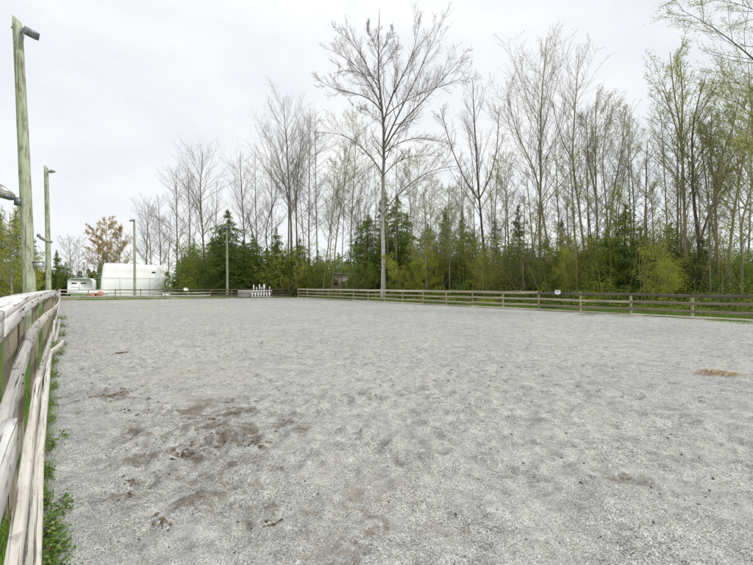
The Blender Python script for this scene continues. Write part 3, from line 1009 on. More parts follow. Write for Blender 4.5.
# open shelter right of the shed
Zh = 70.0
so = empty('shelter', (wx(171, Zh), Zh, 0))
m = MB(); m.box((.1, 1.2, H0 + (CY - 278) / F * Zh), (2.3, 3.2, .16), rotm(0, .05, 0)); m.build('roof', M['roof'], so)
for xx in (-.9, .9):
    for yy in (0, 2.4):
        m = MB(); m.box((xx, yy, 1.42), (.12, .12, 2.84)); m.build('post', M['wood_postdark'], so)
m = MB(); m.box((0, 2.45, 1.3), (1.68, .05, 2.5)); m.build('wall', M['brown'], so)
m = MB()
for k_ in range(4): m.box((0, -.08, .35 + .32 * k_), (1.9, .03, .24))
m.build('boarding', M['wood_grey'], so)
tag(so, 'small open shelter with flat pale roof at the right end of the white shed', 'shelter')

# hay bale wrapped white near it
m = MB(); x = wx(166, 62.5)
th = np.linspace(0, 2 * math.pi, 14, endpoint=False)
m.tube([(x - .45, 62.5, .28), (x + .5, 62.7, .28)], [.28, .26], 12)
tag(m.build('wrapped_bale', M['white'], smooth=False), 'small white wrapped bundle on the grass right of the shed', 'bundle')

# signs on the fences
def sign(px_, py_, p, rot, label, markc=True, s=1.0):
    root = empty('arena_sign', tuple(p), rot)
    k = 20; th = np.linspace(0, 2 * math.pi, k, endpoint=False)
    se = [(np.sign(math.cos(t)) * abs(math.cos(t)) ** .55 * .2 * s, np.sign(math.sin(t)) * abs(math.sin(t)) ** .55 * .15 * s) for t in th]
    V = [[x, y, z] for y in (-.012, .012) for (x, z) in se]
    q = [[i, (i + 1) % k, k + (i + 1) % k, k + i] for i in range(k)]
    t = [[0, i, i + 1] for i in range(1, k - 1)] + [[k, k + i + 1, k + i] for i in range(1, k - 1)]
    m = MB(); m.add(V, q, t); m.build('plate', M['white'], root)
    if markc:
        m = MB(); m.box((.0, -.016, .0), (.09, .006, .02)); m.box((-.03, -.016, 0), (.02, .006, .10)); m.box((.035, -.016, .01), (.02, .006, .08)); m.build('marking', M['metal'], root)
    m = MB(); m.box((0, .03, -.1), (.05, .03, .34)); m.build('stake', M['wood_postdark'], root)
    tag(root, label, 'sign')
Zg = 32.4 / ((558 - CX) / F + .72) - .12
sign(558, 292, (wx(558, Zg) - .05, Zg - .06, H0 + (CY - 292) / F * Zg), -.95, 'small white rounded sign with a grey mark on the right fence', True, 1.0)
te = .48; pe = C0 + (D0 - C0) * .512
sign(186, 289, (wx(186.2, 55.9), 55.9 - .1, H0 + (CY - 289) / F * 55.8), .45, 'blank white rounded sign on the far end fence', False, 1.4)

# jump equipment against the end fence
def jump_standard(px_, ytop, Z, w_, lean, label):
    root = empty('jump_standard', (wx(px_, Z), Z, 0))
    h = H0 + (CY - ytop) / F * Z
    m = MB(); m.box((lean / 2, 0, h / 2 + .03), (w_, .10, h), rotm(0, math.atan2(lean, h), 0)); m.box((lean, 0, h + .02), (w_ * 1.2, .13, .05), rotm(0, math.atan2(lean, h), 0)); m.build('upright', M['white'], root)
    m = MB(); m.box((0, 0, .05), (.5, .08, .09)); m.box((0, 0, .05), (.08, .5, .09)); m.build('foot', M['white'], root)
    tag(root, label, 'jump stand', 'white jump stands stacked at the far end fence')
for a_ in ((253.7, 285.0, 62.0, .16, 0, 'leftmost tall white jump stand by the end fence'),
           (256.6, 287.4, 62.2, .14, 0, 'short white jump stand second from the left of its row'),
           (259.4, 284.5, 62.1, .15, .03, 'thin tall white jump stand in the middle of the row'),
           (261.6, 287.0, 62.4, .13, 0, 'short white jump stand just left of the widest one'),
           (264.1, 284.3, 62.3, .27, 0, 'widest tall white jump stand in the far row'),
           (268.4, 286.7, 62.7, .14, .22, 'leaning white jump stand at the right end of the row')):
    jump_standard(*a_)
jr = np.random.default_rng(2)
m = MB(); m.tube([(wx(238, 58.6), 58.6, 1.0), (wx(254, 59.5), 59.5, .98), (wx(272, 60.6), 60.6, 1.02)], [.07, .07, .07], 8)
tag(m.build('jump_pole', M['plastic'], smooth=True), 'long pale jump pole laid level in front of the white stands', 'pole')
gt = empty('jump_gate', (wx(261, 59.4), 59.4, 0), .45)
for k_ in range(7):
    m = MB(); m.box((-1.2 + .4 * k_, 0, .42), (.16, .04, .72)); m.build('slat', M['plastic'], gt)
for z in (.12, .72):
    m = MB(); m.box((0, .05, z), (2.8, .05, .1)); m.build('bar', M['wood_grey'], gt)
tag(gt, 'low slatted pale jump gate standing under the jump pole', 'gate')
wp = empty('jump_gate', (wx(245, 58.7), 58.7, 0), .45)
for k_ in range(4):
    m = MB(); m.box((0, 0, .18 + .2 * k_), (1.9, .05, .11)); m.build('plank', M['wood_grey'], wp)
for xx in (-.9, .9):
    m = MB(); m.box((xx, .05, .45), (.1, .05, .9)); m.build('upright', M['wood_postdark'], wp)
tag(wp, 'low grey plank gate left of the white jump stands', 'gate')

# farm building glimpsed through the woods
Zb = 69.0
fb = empty('farm_building', (wx(343, Zb), Zb, 0), -.1)
zb = H0 + (CY - 274) / F * Zb
m = MB(); m.box((0, 2, zb / 2), (3.6, 4, zb)); m.build('wall', M['siding'], fb)
m = MB(); m.box((0, 2, zb + .08), (4.0, 4.6, .16)); m.build('roof', M['roof'], fb)
for xx in (-1.15, 1.1):
    m = MB(); m.box((xx, -.02, zb * .62), (.7, .06, .9)); m.build('window', M['brown'], fb)
m = MB(); m.box((.05, -.02, 1.25), (.8, .06, 2.4)); m.build('door', M['brown'], fb)
tag(fb, 'pale pinkish farm building glimpsed through the trees left of the tall pale trunk', 'building')

# brown fence far left
bf = empty('board_fence', (wx(2, 46), 46, 0))
for k_ in range(5):
    m = MB(); m.box((-5 + 2.2 * k_, 0, .55), (.12, .12, 1.1)); m.build('post', M['brown'], bf)
for z in (.35, .7, 1.02):
    m = MB(); m.box((-.6, -.08, z), (9.2, .04, .16)); m.build('rail', M['brown'], bf)
tag(bf, 'low reddish brown board fence beyond the lawn at the far left', 'fence')


# ------------------------------------------------------------------ trees
def grow(P0, D0_, L, n, up, wob, r):
    B = len(P0)
    P = np.empty((B, n, 3)); P[:, 0] = P0
    d = norm(D0_); st = (L / (n - 1))[:, None]
    for i in range(1, n):
        d = norm(d + np.array([0, 0, 1.0]) * up + r.normal(size=(B, 3)) * wob)
        P[:, i] = P[:, i - 1] + d * st
    return P


def sample(P, R, t):
    """P (B,n,3), t (B,k) in 0..1 -> points, tangents, radii"""
    B, n, _ = P.shape
    f = t * (n - 1); i = np.clip(f.astype(int), 0, n - 2); w_ = (f - i)[..., None]
    b = np.arange(B)[:, None]
    a, c = P[b, i], P[b, i + 1]
    return a * (1 - w_) + c * w_, norm(c - a), R[b, i] * (1 - w_[..., 0]) + R[b, i + 1] * w_[..., 0]


def children(P, R, L, k, t0, t1, ang, ratio, up, wob, n, r, rr=.6, rmin=.006, pw=.6, basemin=.35):
    B = len(P)
    t = t0 + (t1 - t0) * (np.arange(k)[None] + r.random((B, k))) / k
    p, T, ra = sample(P, R, t)
    p = p.reshape(-1, 3); T = T.reshape(-1, 3); ra = ra.ravel(); tt = t.ravel()
    Lp = np.repeat(L, k)
    perp = norm(np.cross(T, r.normal(size=T.shape)))
    an = ang * r.uniform(.7, 1.3, len(T))[:, None]
    d = T * np.cos(an) + perp * np.sin(an)
    ln = Lp * ratio * r.uniform(.55, 1.15, len(T)) * (basemin + (1 - basemin) * (1 - tt) ** pw)
    Pn = grow(p, d, ln, n, up, wob, r)
    r0 = np.maximum(ra * rr, rmin)
    Rn = r0[:, None] * np.linspace(1, .35, n)[None]
    return Pn, np.maximum(Rn, rmin * .6), ln


def smooth_poly(pts, n):
    pts = np.asarray(pts, float)
    L = np.concatenate([[0], np.cumsum(np.linalg.norm(np.diff(pts, axis=0), axis=1))])
    s = np.linspace(0, L[-1], n)
    Pp = np.stack([np.interp(s, L, pts[:, i]) for i in range(3)], 1)
    for _ in range(2):
        Pp[1:-1] = (Pp[:-2] + 2 * Pp[1:-1] + Pp[2:]) / 4
    return Pp, L[-1]


def bare_tree(name, label, stems, r0, seed, limbs=(), n1=26, t0=.3, ang=.85, l1=.28, k2=9, k3=5, up1=.085, bark='bark', twig='bark_twig',
              leaf=None, leafn=0, leafs=.10, cat='tree', group=None, pw=.6, twr=.009, wob1=.06, spread=1.0, jitter=True):
    """stems / limbs: (Z, [(px, py), ...]) or lists of 3D points; everything relative to the base of the first stem"""
    r = np.random.default_rng(seed)
    def topts(e, depth=0.0):
        Z, pts = e[0], e[1]
        out = []
        for i, p in enumerate(pts):
            out.append(W(p[0], p[1], Z + depth * i / max(1, len(pts) - 1)))
        return np.array(out)
    l1 = l1 * (.82 if stems[0][0] > 74 else 1.0)
    r0 = r0 * .62; l1 = l1 * 1.75 * r.uniform(.9, 1.15); n1 = int(n1 * 1.4); ang = ang * r.uniform(.9, 1.2); up1 = up1 * r.uniform(.5, 1.3); wob1 = .09
    S = []
    for i, e in enumerate(stems):
        pts = topts(e, e[2] if len(e) > 2 else r.uniform(-2, 2))
        if len(e) < 4: pts[0, 2] = -.15 if i == 0 or pts[0, 2] < 3 else pts[0, 2]
        S.append(pts)
    base = S[0][0].copy(); base[2] = 0
    root = empty(name, tuple(base))
    tb = MB(); cb_ = MB()
    allP, allR, allL = [], [], []
    for i, pts in enumerate(S):
        Pp, L = smooth_poly(pts - base, 22)
        Pp[2:-1] += r.normal(size=(19, 3)) * .012 * L / 22
        rr_ = r0 * (stems[i][4] if len(stems[i]) > 4 else (1 if i == 0 else .75))
        t = np.linspace(0, 1, 22)
        R = rr_ * (1 - t) ** .8 + .02
        if i == 0 or pts[0, 2] < .1: R = R * (1 + .5 * np.exp(-t * 30))
        tb.tubes(Pp[None], R[None], 10)
        allP.append(Pp[None]); allR.append(R[None]); allL.append([L])
    P = np.concatenate(allP); R = np.concatenate(allR); L = np.concatenate(allL)
    P1, R1, L1 = children(P, R, L * spread, n1, t0, .93, ang, l1, up1, wob1, 9, r, .36, .013, pw, .15)
    keep = r.random(len(P1)) < np.repeat(np.clip(L / L.max(), .18, 1) ** 1.3, n1)
    P1, R1, L1 = P1[keep], R1[keep], L1[keep]
    L1 = L1 * 1.0
    if len(limbs):
        lp, lr_, ll = [], [], []
        for e in limbs:
            pts = topts(e, e[2] if len(e) > 2 else r.uniform(-4, 4)) - base
            Pp, Lq = smooth_poly(pts, 9)
            lp.append(Pp); ll.append(Lq)
            q = e[3] if len(e) > 3 else .11
            lr_.append(q * .72 * np.linspace(1, .2, 9) ** 1.2)
        lp, lr_, ll = np.array(lp), np.array(lr_), np.array(ll)
        tb.tubes(lp, lr_, 7)
        Pl, Rl, Ll = children(lp, lr_, ll, 15, .12, .99, .62, .36, .07, .08, 7, r, .45, .011, .5, .35)
        P1 = np.concatenate([P1, np.concatenate([Pl[:, :1], Pl[:, 1:]], 1)[:, np.linspace(0, 6, 9).round().astype(int)]])
        # resample evenly
        pl = np.stack([np.stack([np.interp(np.linspace(0, 6, 9), np.arange(7), Pl[b, :, c_]) for c_ in range(3)], 1) for b in range(len(Pl))])
        P1[-len(Pl):] = pl
        R1 = np.concatenate([R1, np.stack([np.interp(np.linspace(0, 6, 9), np.arange(7), Rl[b]) for b in range(len(Rl))])])
        L1 = np.concatenate([L1, Ll])
    tb.tubes(P1, R1, 5)
    P2, R2, L2 = children(P1, R1, L1, k2, .12, 1.0, .62, .42, .06, .10, 6, r, .5, twr, .5, .5)
    cb_.tubes(P2, R2, 3)
    P3, R3, L3 = children(P2, R2, L2, k3, .1, 1.0, .6, .55, .05, .12, 4, r, .6, twr * .8, .5, .5)
    P3b, R3b, L3b = children(P1, R1, L1, k2, .15, 1.0, .6, .14, .08, .12, 4, r, .3, twr * .8, .3, .6)
    cb_.tubes(P3, R3, 3); cb_.tubes(P3b, R3b, 3)
    tb.build('trunk', M[bark], root, smooth=True)
    cb_.build('crown', M[twig], root)
    if leaf:
        lb = MB()
        q = np.concatenate([P3, P3b])
        if leaf == 'leaf_bud': leafn = int(leafn * 1.7)
        sel = r.integers(0, len(q), leafn)
        tq = r.uniform(.2, 1, (leafn, 1))
        p, _, _ = sample(q[sel], np.ones((leafn, 4)), tq)
        p = p[:, 0] + r.normal(size=(leafn, 3)) * .09
        lb.leaves(p, r.uniform(.6, 1.3, leafn) * leafs, .6, r)
        lb.build('foliage', M[leaf], root)
    tag(root, label, cat, group)
    return root


G1 = 'bare spring trees behind the fences'
# the tall pale-barked cottonwood
ZT = 50.0
L_ = lambda pts, d=None, q=.11: (ZT, pts, (rng.uniform(-6, 6) if d is None else d), q)
bare_tree('cottonwood_tree', 'tallest tree, pale mottled trunk and wide bare crown in the middle of the picture',
          [(ZT, [(383.5, 291), (383, 240), (382.5, 200), (384.2, 150), (383.3, 114), (379, 88), (377.8, 53), (379.6, 9)], 1.0)],
          .42, 101,
          limbs=[L_([(383.4, 124), (388, 101), (406, 71.6), (416.8, 45), (419.5, 19)], -3, .15),
                 L_([(384.0, 146), (396, 117), (406, 101), (416.8, 77), (430, 48), (441, 24)], 3, .17),
                 L_([(384.2, 150), (400, 121), (419.5, 106), (438, 85), (454, 66), (464, 54)], -2, .16),
                 L_([(384, 118), (400, 102), (420, 94), (443, 85), (470, 76)], 4, .10),
                 L_([(382, 112), (376, 101), (361, 94), (334.5, 90), (316, 79)], -4, .12),
                 L_([(381, 106), (370, 82), (357, 65), (343, 56), (330.5, 50)], 5, .12),
                 L_([(379, 90), (366, 64), (353, 42.5), (345, 35), (334.5, 30)], -2, .10),
                 L_([(378, 53), (371.7, 40), (366, 24)], 1, .06), L_([(378, 58), (383, 47), (391.6, 37), (393, 27)], -1, .06),
                 L_([(383, 175), (377, 163), (366.7, 152), (355, 140), (335.5, 131), (316, 133)], 5, .14),
                 L_([(384, 175), (392, 164), (406, 157), (423, 154), (440, 157)], -4, .09),
                 L_([(384, 153), (395, 144), (409, 138), (423, 137), (451, 144)], 5, .11),
                 L_([(383, 214), (388, 205), (400.7, 191), (423, 172.5), (446, 165.4), (465, 166)], -5, .14),
                 L_([(380, 82), (371, 75), (352, 71), (338, 70)], -6, .06),
                 L_([(384, 125), (375, 117), (366, 108), (352, 107)], 5, .06),
                 L_([(378, 72), (387, 62), (392, 52), (398, 46)], 4, .06)],
          n1=12, t0=.45, l1=.08, k2=10, k3=6, bark='birch', twig='bark_twig', twr=.009)

# (label, stems, r0, seed, kwargs)
TREES = [
 ('small bare tree with fine fan crown behind the right half of the white shed', [(88, [(146, 290), (147, 240), (149, 198)]), (88, [(152, 290), (150, 240), (143, 200)])], .2, 1, dict(n1=22, t0=.25, l1=.26)),
 ('slim bare tree between the white shed and the far light pole', [(84, [(161, 290), (160, 240), (158, 196)])], .18, 2, dict(n1=24, t0=.25, l1=.25)),
 ('bare tree with straight trunk just right of the white shed', [(82, [(177, 290), (177, 230), (176, 166)])], .24, 3, dict(n1=26, t0=.3, l1=.24)),
 ('wide bare tree with rounded crown left of the dark cedar', [(78, [(207, 290), (203, 240), (200, 190), (203, 148)])], .30, 4, dict(n1=34, t0=.38, l1=.34, ang=.8, limb=1)),
 ('slender bare trunk left of the rounded bare crown', [(80, [(189, 290), (190, 230), (188, 170)])], .2, 5, dict(n1=22, t0=.35, l1=.22)),
 ('bare tree rising right behind the dark cedar', [(76, [(246, 290), (244, 230), (241, 180), (240, 152)])], .24, 6, dict(n1=28, t0=.35, l1=.26)),
 ('bare tree with leaning dark stems right of the jump stands', [(72, [(268, 290), (262, 262), (252, 232), (245, 205)], 1), (72, [(276, 290), (265, 235), (270, 210), (277, 198), (276, 170)], 1)], .24, 7, dict(n1=16, t0=.4, l1=.18, bark='bark_dark')),
 ('bare straight tree left of the high fan crowned tree', [(78, [(258, 290), (256, 220), (255, 158)])], .22, 8, dict(n1=26, t0=.3, l1=.24)),
 ('high bare tree with several close stems forming a tall fan crown', [(70, [(292, 290), (291, 220), (287, 150), (283, 97)]), (70, [(298, 290), (296, 200), (300, 150), (305, 118)]), (71, [(288, 290), (289, 200), (275, 145), (262, 130)])], .34, 9, dict(n1=24, t0=.42, l1=.26, k2=10, ang=.6)),
 ('straight leafless pole like tree right of the fan crown', [(68, [(309, 290), (309, 200), (310, 108)])], .2, 10, dict(n1=30, t0=.3, l1=.14, ang=1.0)),
 ('thin straight leafless tree beside its pole like twin', [(68, [(318, 290), (316, 200), (315, 108)])], .16, 11, dict(n1=28, t0=.35, l1=.13, ang=1.0)),
 ('leftmost leaning budding tree left of the tall pale trunk', [(60, [(322, 290), (330, 230), (340, 175), (347, 150)])], .13, 12, dict(n1=20, t0=.35, l1=.18, leaf='leaf_bud', leafn=900, bark='bark_moss')),
 ('leaning mossy budding tree, middle of the leaning group', [(60, [(331, 290), (337, 230), (345, 180), (352, 136)])], .15, 13, dict(n1=20, t0=.35, l1=.18, leaf='leaf_bud', leafn=1500, bark='bark_moss')),
 ('upright budding tree with pale green top behind the tall crown', [(61, [(350, 290), (351, 230), (355, 160), (357, 105)])], .16, 14, dict(n1=30, t0=.3, l1=.20, leaf='leaf_bud', leafn=2600, bark='bark_moss')),
 ('thin leaning mossy stem close left of the tall pale trunk', [(59, [(356, 290), (361, 240), (368, 190), (372, 170)])], .11, 15, dict(n1=18, t0=.35, l1=.2, leaf='leaf_bud', leafn=900, bark='bark_moss')),
 ('thin pale stemmed tree right of the tall pale trunk', [(64, [(408, 290), (411, 240), (417, 190), (421, 150)])], .12, 16, dict(n1=24, t0=.4, l1=.2, leaf='leaf_bud', leafn=1600, bark='bark_pale')),
 ('pale budding tree with fine misty crown among the conifers', [(66, [(431, 290), (430, 240), (432, 180)])], .13, 17, dict(n1=28, t0=.35, l1=.24, leaf='leaf_bud', leafn=2200, bark='bark_pale')),
 ('small pale budding tree near the yellow green conifer top', [(66, [(446, 290), (447, 240), (450, 188)])], .12, 18, dict(n1=24, t0=.35, l1=.24, leaf='leaf_bud', leafn=1400, bark='bark_pale')),
 ('dark trunked tree forking into a wide bare V right of the centre', [(46, [(490, 292), (484, 250), (479, 198), (476, 150), (472, 78)], 1), (46, [(479, 200), (466, 182), (452, 150), (440, 108)], -1, 1, .4), (46, [(480, 198), (490, 178), (497, 150), (499, 108)], 1, 1, .45)], .22, 19, dict(n1=16, t0=.35, l1=.2, bark='bark_dark', ang=.6)),
 ('slim leafless tree close right of the dark V forked tree', [(50, [(492, 290), (492, 230), (490, 165)])], .10, 20, dict(n1=20, t0=.35, l1=.18)),
 ('slender bare tree midway between the V forked tree and the double trunk', [(46, [(511, 291), (508, 230), (506, 175), (505, 158)])], .12, 21, dict(n1=24, t0=.3, l1=.22)),
 ('leaning mossy trunk left of the tall double trunk tree', [(43, [(535, 292), (533, 250), (529, 200), (526, 170)])], .13, 22, dict(n1=14, t0=.4, l1=.2, bark='bark_moss')),
 ('tall tree with double trunk and narrow bare top, right of the centre', [(40, [(541, 292), (539.5, 232), (540.7, 170), (541, 104), (547, 37)], .5), (40, [(556, 292), (555, 279), (542, 212), (537, 175), (529.5, 159), (519.6, 141), (512, 118), (508, 92)], 1)], .20, 23, dict(n1=24, t0=.36, l1=.24, k2=9, ang=.62, bark='bark_moss', leaf='leaf_bud', leafn=600)),
 ('bare tree with curved mossy trunk right of the double trunk tree', [(38, [(588, 293), (586.6, 274), (581.7, 229), (572, 157), (575, 110), (579, 54)], .5), (38, [(573, 160), (563, 143), (556, 120), (552, 100)], 1, 1, .4)], .16, 24, dict(n1=24, t0=.38, l1=.22, ang=.6, bark='bark_moss')),
 ('thin yellow mossy stem between the double trunk and the curved one', [(42, [(569, 292), (569, 250), (567, 215), (569, 180)])], .09, 25, dict(n1=14, t0=.5, l1=.2, bark='bark_moss')),
 ('budding tree with many upright stems and broad top left of the cedar', [(37, [(597, 293), (597, 220), (595, 150), (597, 92)], 1), (37, [(611, 293), (607, 210), (602, 160), (609, 100)], 1), (37, [(607, 250), (614, 190), (622, 150), (626, 105)], 1), (38, [(597, 200), (588, 160), (586, 115)], 1)], .14, 26, dict(n1=18, t0=.3, l1=.22, ang=.55, bark='bark_moss', leaf='leaf_bud', leafn=2600, twig='bark_twig')),
 ('thin dark straight dead stem right of the cedar', [(36, [(653, 294), (650, 262), (646.5, 240), (646, 200), (646, 160)])], .10, 27, dict(n1=12, t0=.3, l1=.10, k2=4, k3=2)),
 ('budding mossy tree with tall upswept crown at the right', [(31, [(690, 295), (685, 236), (683, 170), (681, 130), (674, 95), (670, 52)], .5), (31, [(683, 150), (672, 115), (663, 90)], 1, 1, .4), (31, [(681, 135), (683, 100), (680, 60)], -1, 1, .5)], .19, 28, dict(n1=22, t0=.36, l1=.23, ang=.55, bark='bark_moss', leaf='leaf_bud', leafn=2600, twig='twig_olive')),
 ('dark ivy footed tree with broken black branch beside the mossy tree', [(30.5, [(700, 295), (699.6, 247), (693, 196), (691.6, 130), (697, 105), (706, 75)], .5), (30.5, [(699, 245), (710, 210), (722, 185), (730, 160)], 1, 1, .5)], .2, 29, dict(n1=16, t0=.42, l1=.20, ang=.6, bark='bark_dark', leaf='leaf_bud', leafn=1500, twig='twig_olive')),
 ('mossy tree with upper trunk bending right near the right edge', [(30, [(719, 296), (717, 247), (714, 183), (722, 155), (733, 130), (740, 92)], .5), (30, [(714, 185), (710, 150), (712, 110)], 1, 1, .5)], .17, 30, dict(n1=20, t0=.4, l1=.24, ang=.6, bark='bark_moss', leaf='leaf_bud', leafn=2600, twig='twig_olive')),
 ('right leaning smooth trunk second from the right edge', [(29, [(726, 296), (727.5, 276), (733, 218), (745, 146), (755, 90)], .5)], .14, 31, dict(n1=22, t0=.35, l1=.22, bark='bark_moss', leaf='leaf_bud', leafn=1800, twig='twig_olive')),
 ('right leaning slim trunk at the right edge of the picture', [(28, [(742, 296), (742, 265), (741, 223), (753, 183), (765, 130)], .5)], .12, 32, dict(n1=22, t0=.35, l1=.25, bark='bark_moss', leaf='leaf_bud', leafn=1800, twig='twig_olive')),
 # far left
 ('golden brown leafed tree behind the white trailer and the pipe frame', [(92, [(108, 290), (107, 250), (106, 217)]), (92, [(100, 290), (98, 245), (94, 225)]), (92, [(119, 290), (120, 250), (122, 226)])], .2, 33, dict(n1=26, t0=.2, l1=.28, leaf='leaf_gold', leafn=22000, leafs=.17, bark='bark_pale')),
 ('distant bare tree with fine crown left of the golden brown tree', [(100, [(70, 290), (70, 255), (69, 236)]), (100, [(78, 290), (79, 250), (80, 240)])], .16, 34, dict(n1=20, t0=.2, l1=.3, leaf='leaf_bud', leafn=500, leafs=.2)),
 ('small yellowish shrubby tree with thin white trunk left of the thick pole', [(38, [(12, 291), (11, 262), (9.5, 232), (10, 212)])], .10, 35, dict(n1=26, t0=.2, l1=.34, leaf='leaf_yellow', leafn=3500, leafs=.13, bark='bark_pale')),
 ('tall budding tree at the far right behind the leaning trunks', [(34, [(764, 296), (760, 220), (752, 120), (748, 60)], 1)], .2, 36, dict(n1=24, t0=.35, l1=.25, bark='bark_moss', leaf='leaf_bud', leafn=2600, twig='twig_olive')),
 ('slender bare tree between the yellow shrub and the ivy footed tree', [(40, [(668, 293), (667, 230), (664, 160), (660, 105)])], .11, 37, dict(n1=22, t0=.4, l1=.2)),
 ('short bare tree right behind the white shed roof end', [(86, [(168, 290), (169, 250), (171, 215)])], .14, 38, dict(n1=20, t0=.3, l1=.3)),
 ('thin straight bare tree left of the pale light pole', [(80, [(216, 290), (216, 230), (217, 182)])], .15, 39, dict(n1=22, t0=.3, l1=.22)),
 ('bare tree filling the gap between the cedar and the fan crown', [(84, [(272, 290), (272, 220), (271, 150)])], .2, 40, dict(n1=26, t0=.35, l1=.24)),
 ('faint slender budding tree left of the dark V forked tree', [(58, [(462, 290), (462, 230), (465, 172)])], .11, 41, dict(n1=24, t0=.3, l1=.22, leaf='leaf_bud', leafn=1200)),
 ('young bare tree between the curved trunk and the many stemmed tree', [(46, [(590, 290), (588, 220), (587, 140)])], .12, 42, dict(n1=22, t0=.35, l1=.2)),
 ('slim budding tree between the many stemmed tree and the dead stem', [(42, [(632, 292), (631, 230), (628, 160), (630, 110)])], .12, 43, dict(n1=24, t0=.35, l1=.22, leaf='leaf_bud', leafn=900)),
]
for label, stems, r0, seed, kw in TREES:
    kw = dict(kw); kw.pop('limb', None)
    kw.setdefault('k2', 8); kw.setdefault('k3', 4)
    bare_tree('bare_tree' if 'leaf' not in kw else 'budding_tree', label, stems, r0, seed + 200, group=G1, **kw)

LM = [(289, 'the far fence corner'), (383, 'the tall pale trunk'), (482, 'the dark V forked tree'), (541, 'the double trunk tree'),
      (586, 'the curved mossy trunk'), (624, 'the large cedar'), (653, 'the thin dead stem'), (687, 'the tall mossy tree'), (717, 'the bent mossy tree')]
ORD = ['first', 'second', 'third', 'fourth', 'fifth', 'sixth', 'seventh', 'eighth', 'ninth', 'tenth', 'eleventh', 'twelfth']
LCNT = {}
def place_label(desc, kind, x):
    j = max(i for i, l in enumerate(LM) if l[0] <= max(x, 289))
    k_ = (kind, j); LCNT[k_] = LCNT.get(k_, -1) + 1
    return '%s, %s %s right of %s' % (desc, ORD[min(LCNT[k_], 11)], kind, LM[j][1])


# the thicket's own thin trees
tq = np.random.default_rng(2024)
for i in range(36):
    x = 292 + 465 * (i + tq.random()) / 36
    zf_ = 32.4 / ((x - CX) / F + .72)
    Z = zf_ + tq.uniform(7, 20)
    yt = np.interp(x, [290, 380, 480, 600, 760], [150, 165, 165, 150, 120]) + tq.uniform(-25, 45)
    le = tq.normal() * 9
    bud = tq.random() < .5
    bare_tree('thicket_tree', place_label(('pale budding ' if bud else 'thin bare ') + ('tall tree' if yt < 160 else 'low tree') + (' leaning right' if le > 4 else ' leaning left' if le < -4 else ' standing straight'), 'thicket tree', x), [(Z, [(x, 292), (x + le * .3, 250), (x + le * .6 + tq.normal() * 2, 210), (x + le, yt)], tq.uniform(-1, 1))], tq.uniform(.09, .15), 3000 + i,
              n1=15, t0=.3, l1=.17, k2=6, k3=3, bark=str(tq.choice(['bark', 'bark_moss', 'bark_pale', 'bark_moss'])), leaf='leaf_bud' if bud else None, leafn=1300, leafs=.10, group='thin young trees in the thicket behind the right fence')

# tree just outside the right edge whose limbs reach in over the top corner
ZR = 21.0
bare_tree('budding_tree', 'leafing branches reaching in over the top right corner from a tree beyond the edge',
          [(ZR, [(806, 316), (803, 200), (795, 110), (790, 20), (792, -90)], .5)], .24, 555,
          limbs=[(ZR, [(795, 110), (775, 78), (753, 58), (720, 31), (697, 17), (679, 9)], -1.0, .07),
                 (ZR, [(791, 40), (765, 12), (740, 3), (705, -1), (680, -4)], 1.0, .03),
                 (ZR, [(797, 150), (775, 135), (752, 117), (738, 100), (725, 95)], -1.0, .05),
                 (ZR, [(796, 130), (778, 108), (757, 90), (735, 82), (715, 70)], 1.5, .035),
                 (ZR, [(798, 170), (780, 160), (758, 150), (740, 140)], -1.0, .035)],
          n1=16, t0=.35, l1=.15, k2=8, k3=5, bark='bark_dark', twig='twig_olive', leaf='leaf_bud', leafn=6000, leafs=.06, twr=.0045, group=G1)


# ---- evergreens
def conifer_meshes(H, Wd, seed, kind, dens=1.0):
    """returns (trunk MB, crown MB) for an evergreen: drooping sprays on whorled limbs, ragged outline"""
    r = np.random.default_rng(seed)
    t = MB()
    zz_ = np.linspace(0, H * .97, 12)
    lean = r.normal(size=2) * .015 * H
    P = np.stack([lean[0] * (zz_ / H) ** 2, lean[1] * (zz_ / H) ** 2, zz_], 1); P[0, 2] = -.15
    R = (.013 * H + .03) * (1 - zz_ / H) ** .9 + .015
    t.tubes(P[None], R[None], 8)
    nb = int(H * 20 * dens)
    hz = .03 + .97 * r.random(nb) ** .85
    az = r.uniform(0, 2 * math.pi, nb)
    reach = Wd * (1 - hz ** (2.4 if kind == 'cedar' else 1.8)) ** .9 * r.uniform(.25, 1.25, nb) * (1 + .35 * (np.sin(az * 2 + seed) * .5 + .2 * np.sin(hz * 25)))
    reach = np.maximum(reach, .15)
    base = np.stack([np.interp(hz * H, zz_, P[:, 0]), np.interp(hz * H, zz_, P[:, 1]), hz * H], 1)
    out = np.stack([np.cos(az), np.sin(az), np.full(nb, .25 if kind == 'fir' else .1)], 1)
    Pb = grow(base, out, reach, 6, -.10 if kind == 'cedar' else -.03, .05, r)
    Rb = np.linspace(.022, .006, 6)[None] * np.ones((nb, 1)) * (reach[:, None] / Wd + .3)
    t.tubes(Pb[::2], Rb[::2], 3)
    c = MB()
    per = np.maximum(6, (reach * 34 * dens).astype(int))
    idx = np.repeat(np.arange(nb), per)
    tt = r.uniform(.12, 1.03, len(idx))
    p, T, _ = sample(Pb[idx], np.ones((len(idx), 6)), tt[:, None].clip(0, 1))
    p, T = p[:, 0], T[:, 0]
    side = norm(np.cross(T, [0, 0, 1.0]))
    wd = reach[idx] * .30 * (1.15 - tt)
    p = p + side * (r.normal(size=len(idx)) * wd)[:, None]
    p[:, 2] += r.normal(size=len(idx)) * .07 - np.abs(r.normal(size=len(idx))) * (.12 if kind == 'cedar' else .03)
    c.leaves(p, r.uniform(.12, .30, len(idx)) * (H / 14) ** .25, .42, r, .35, .25 if kind == 'cedar' else .05)
    return t, c


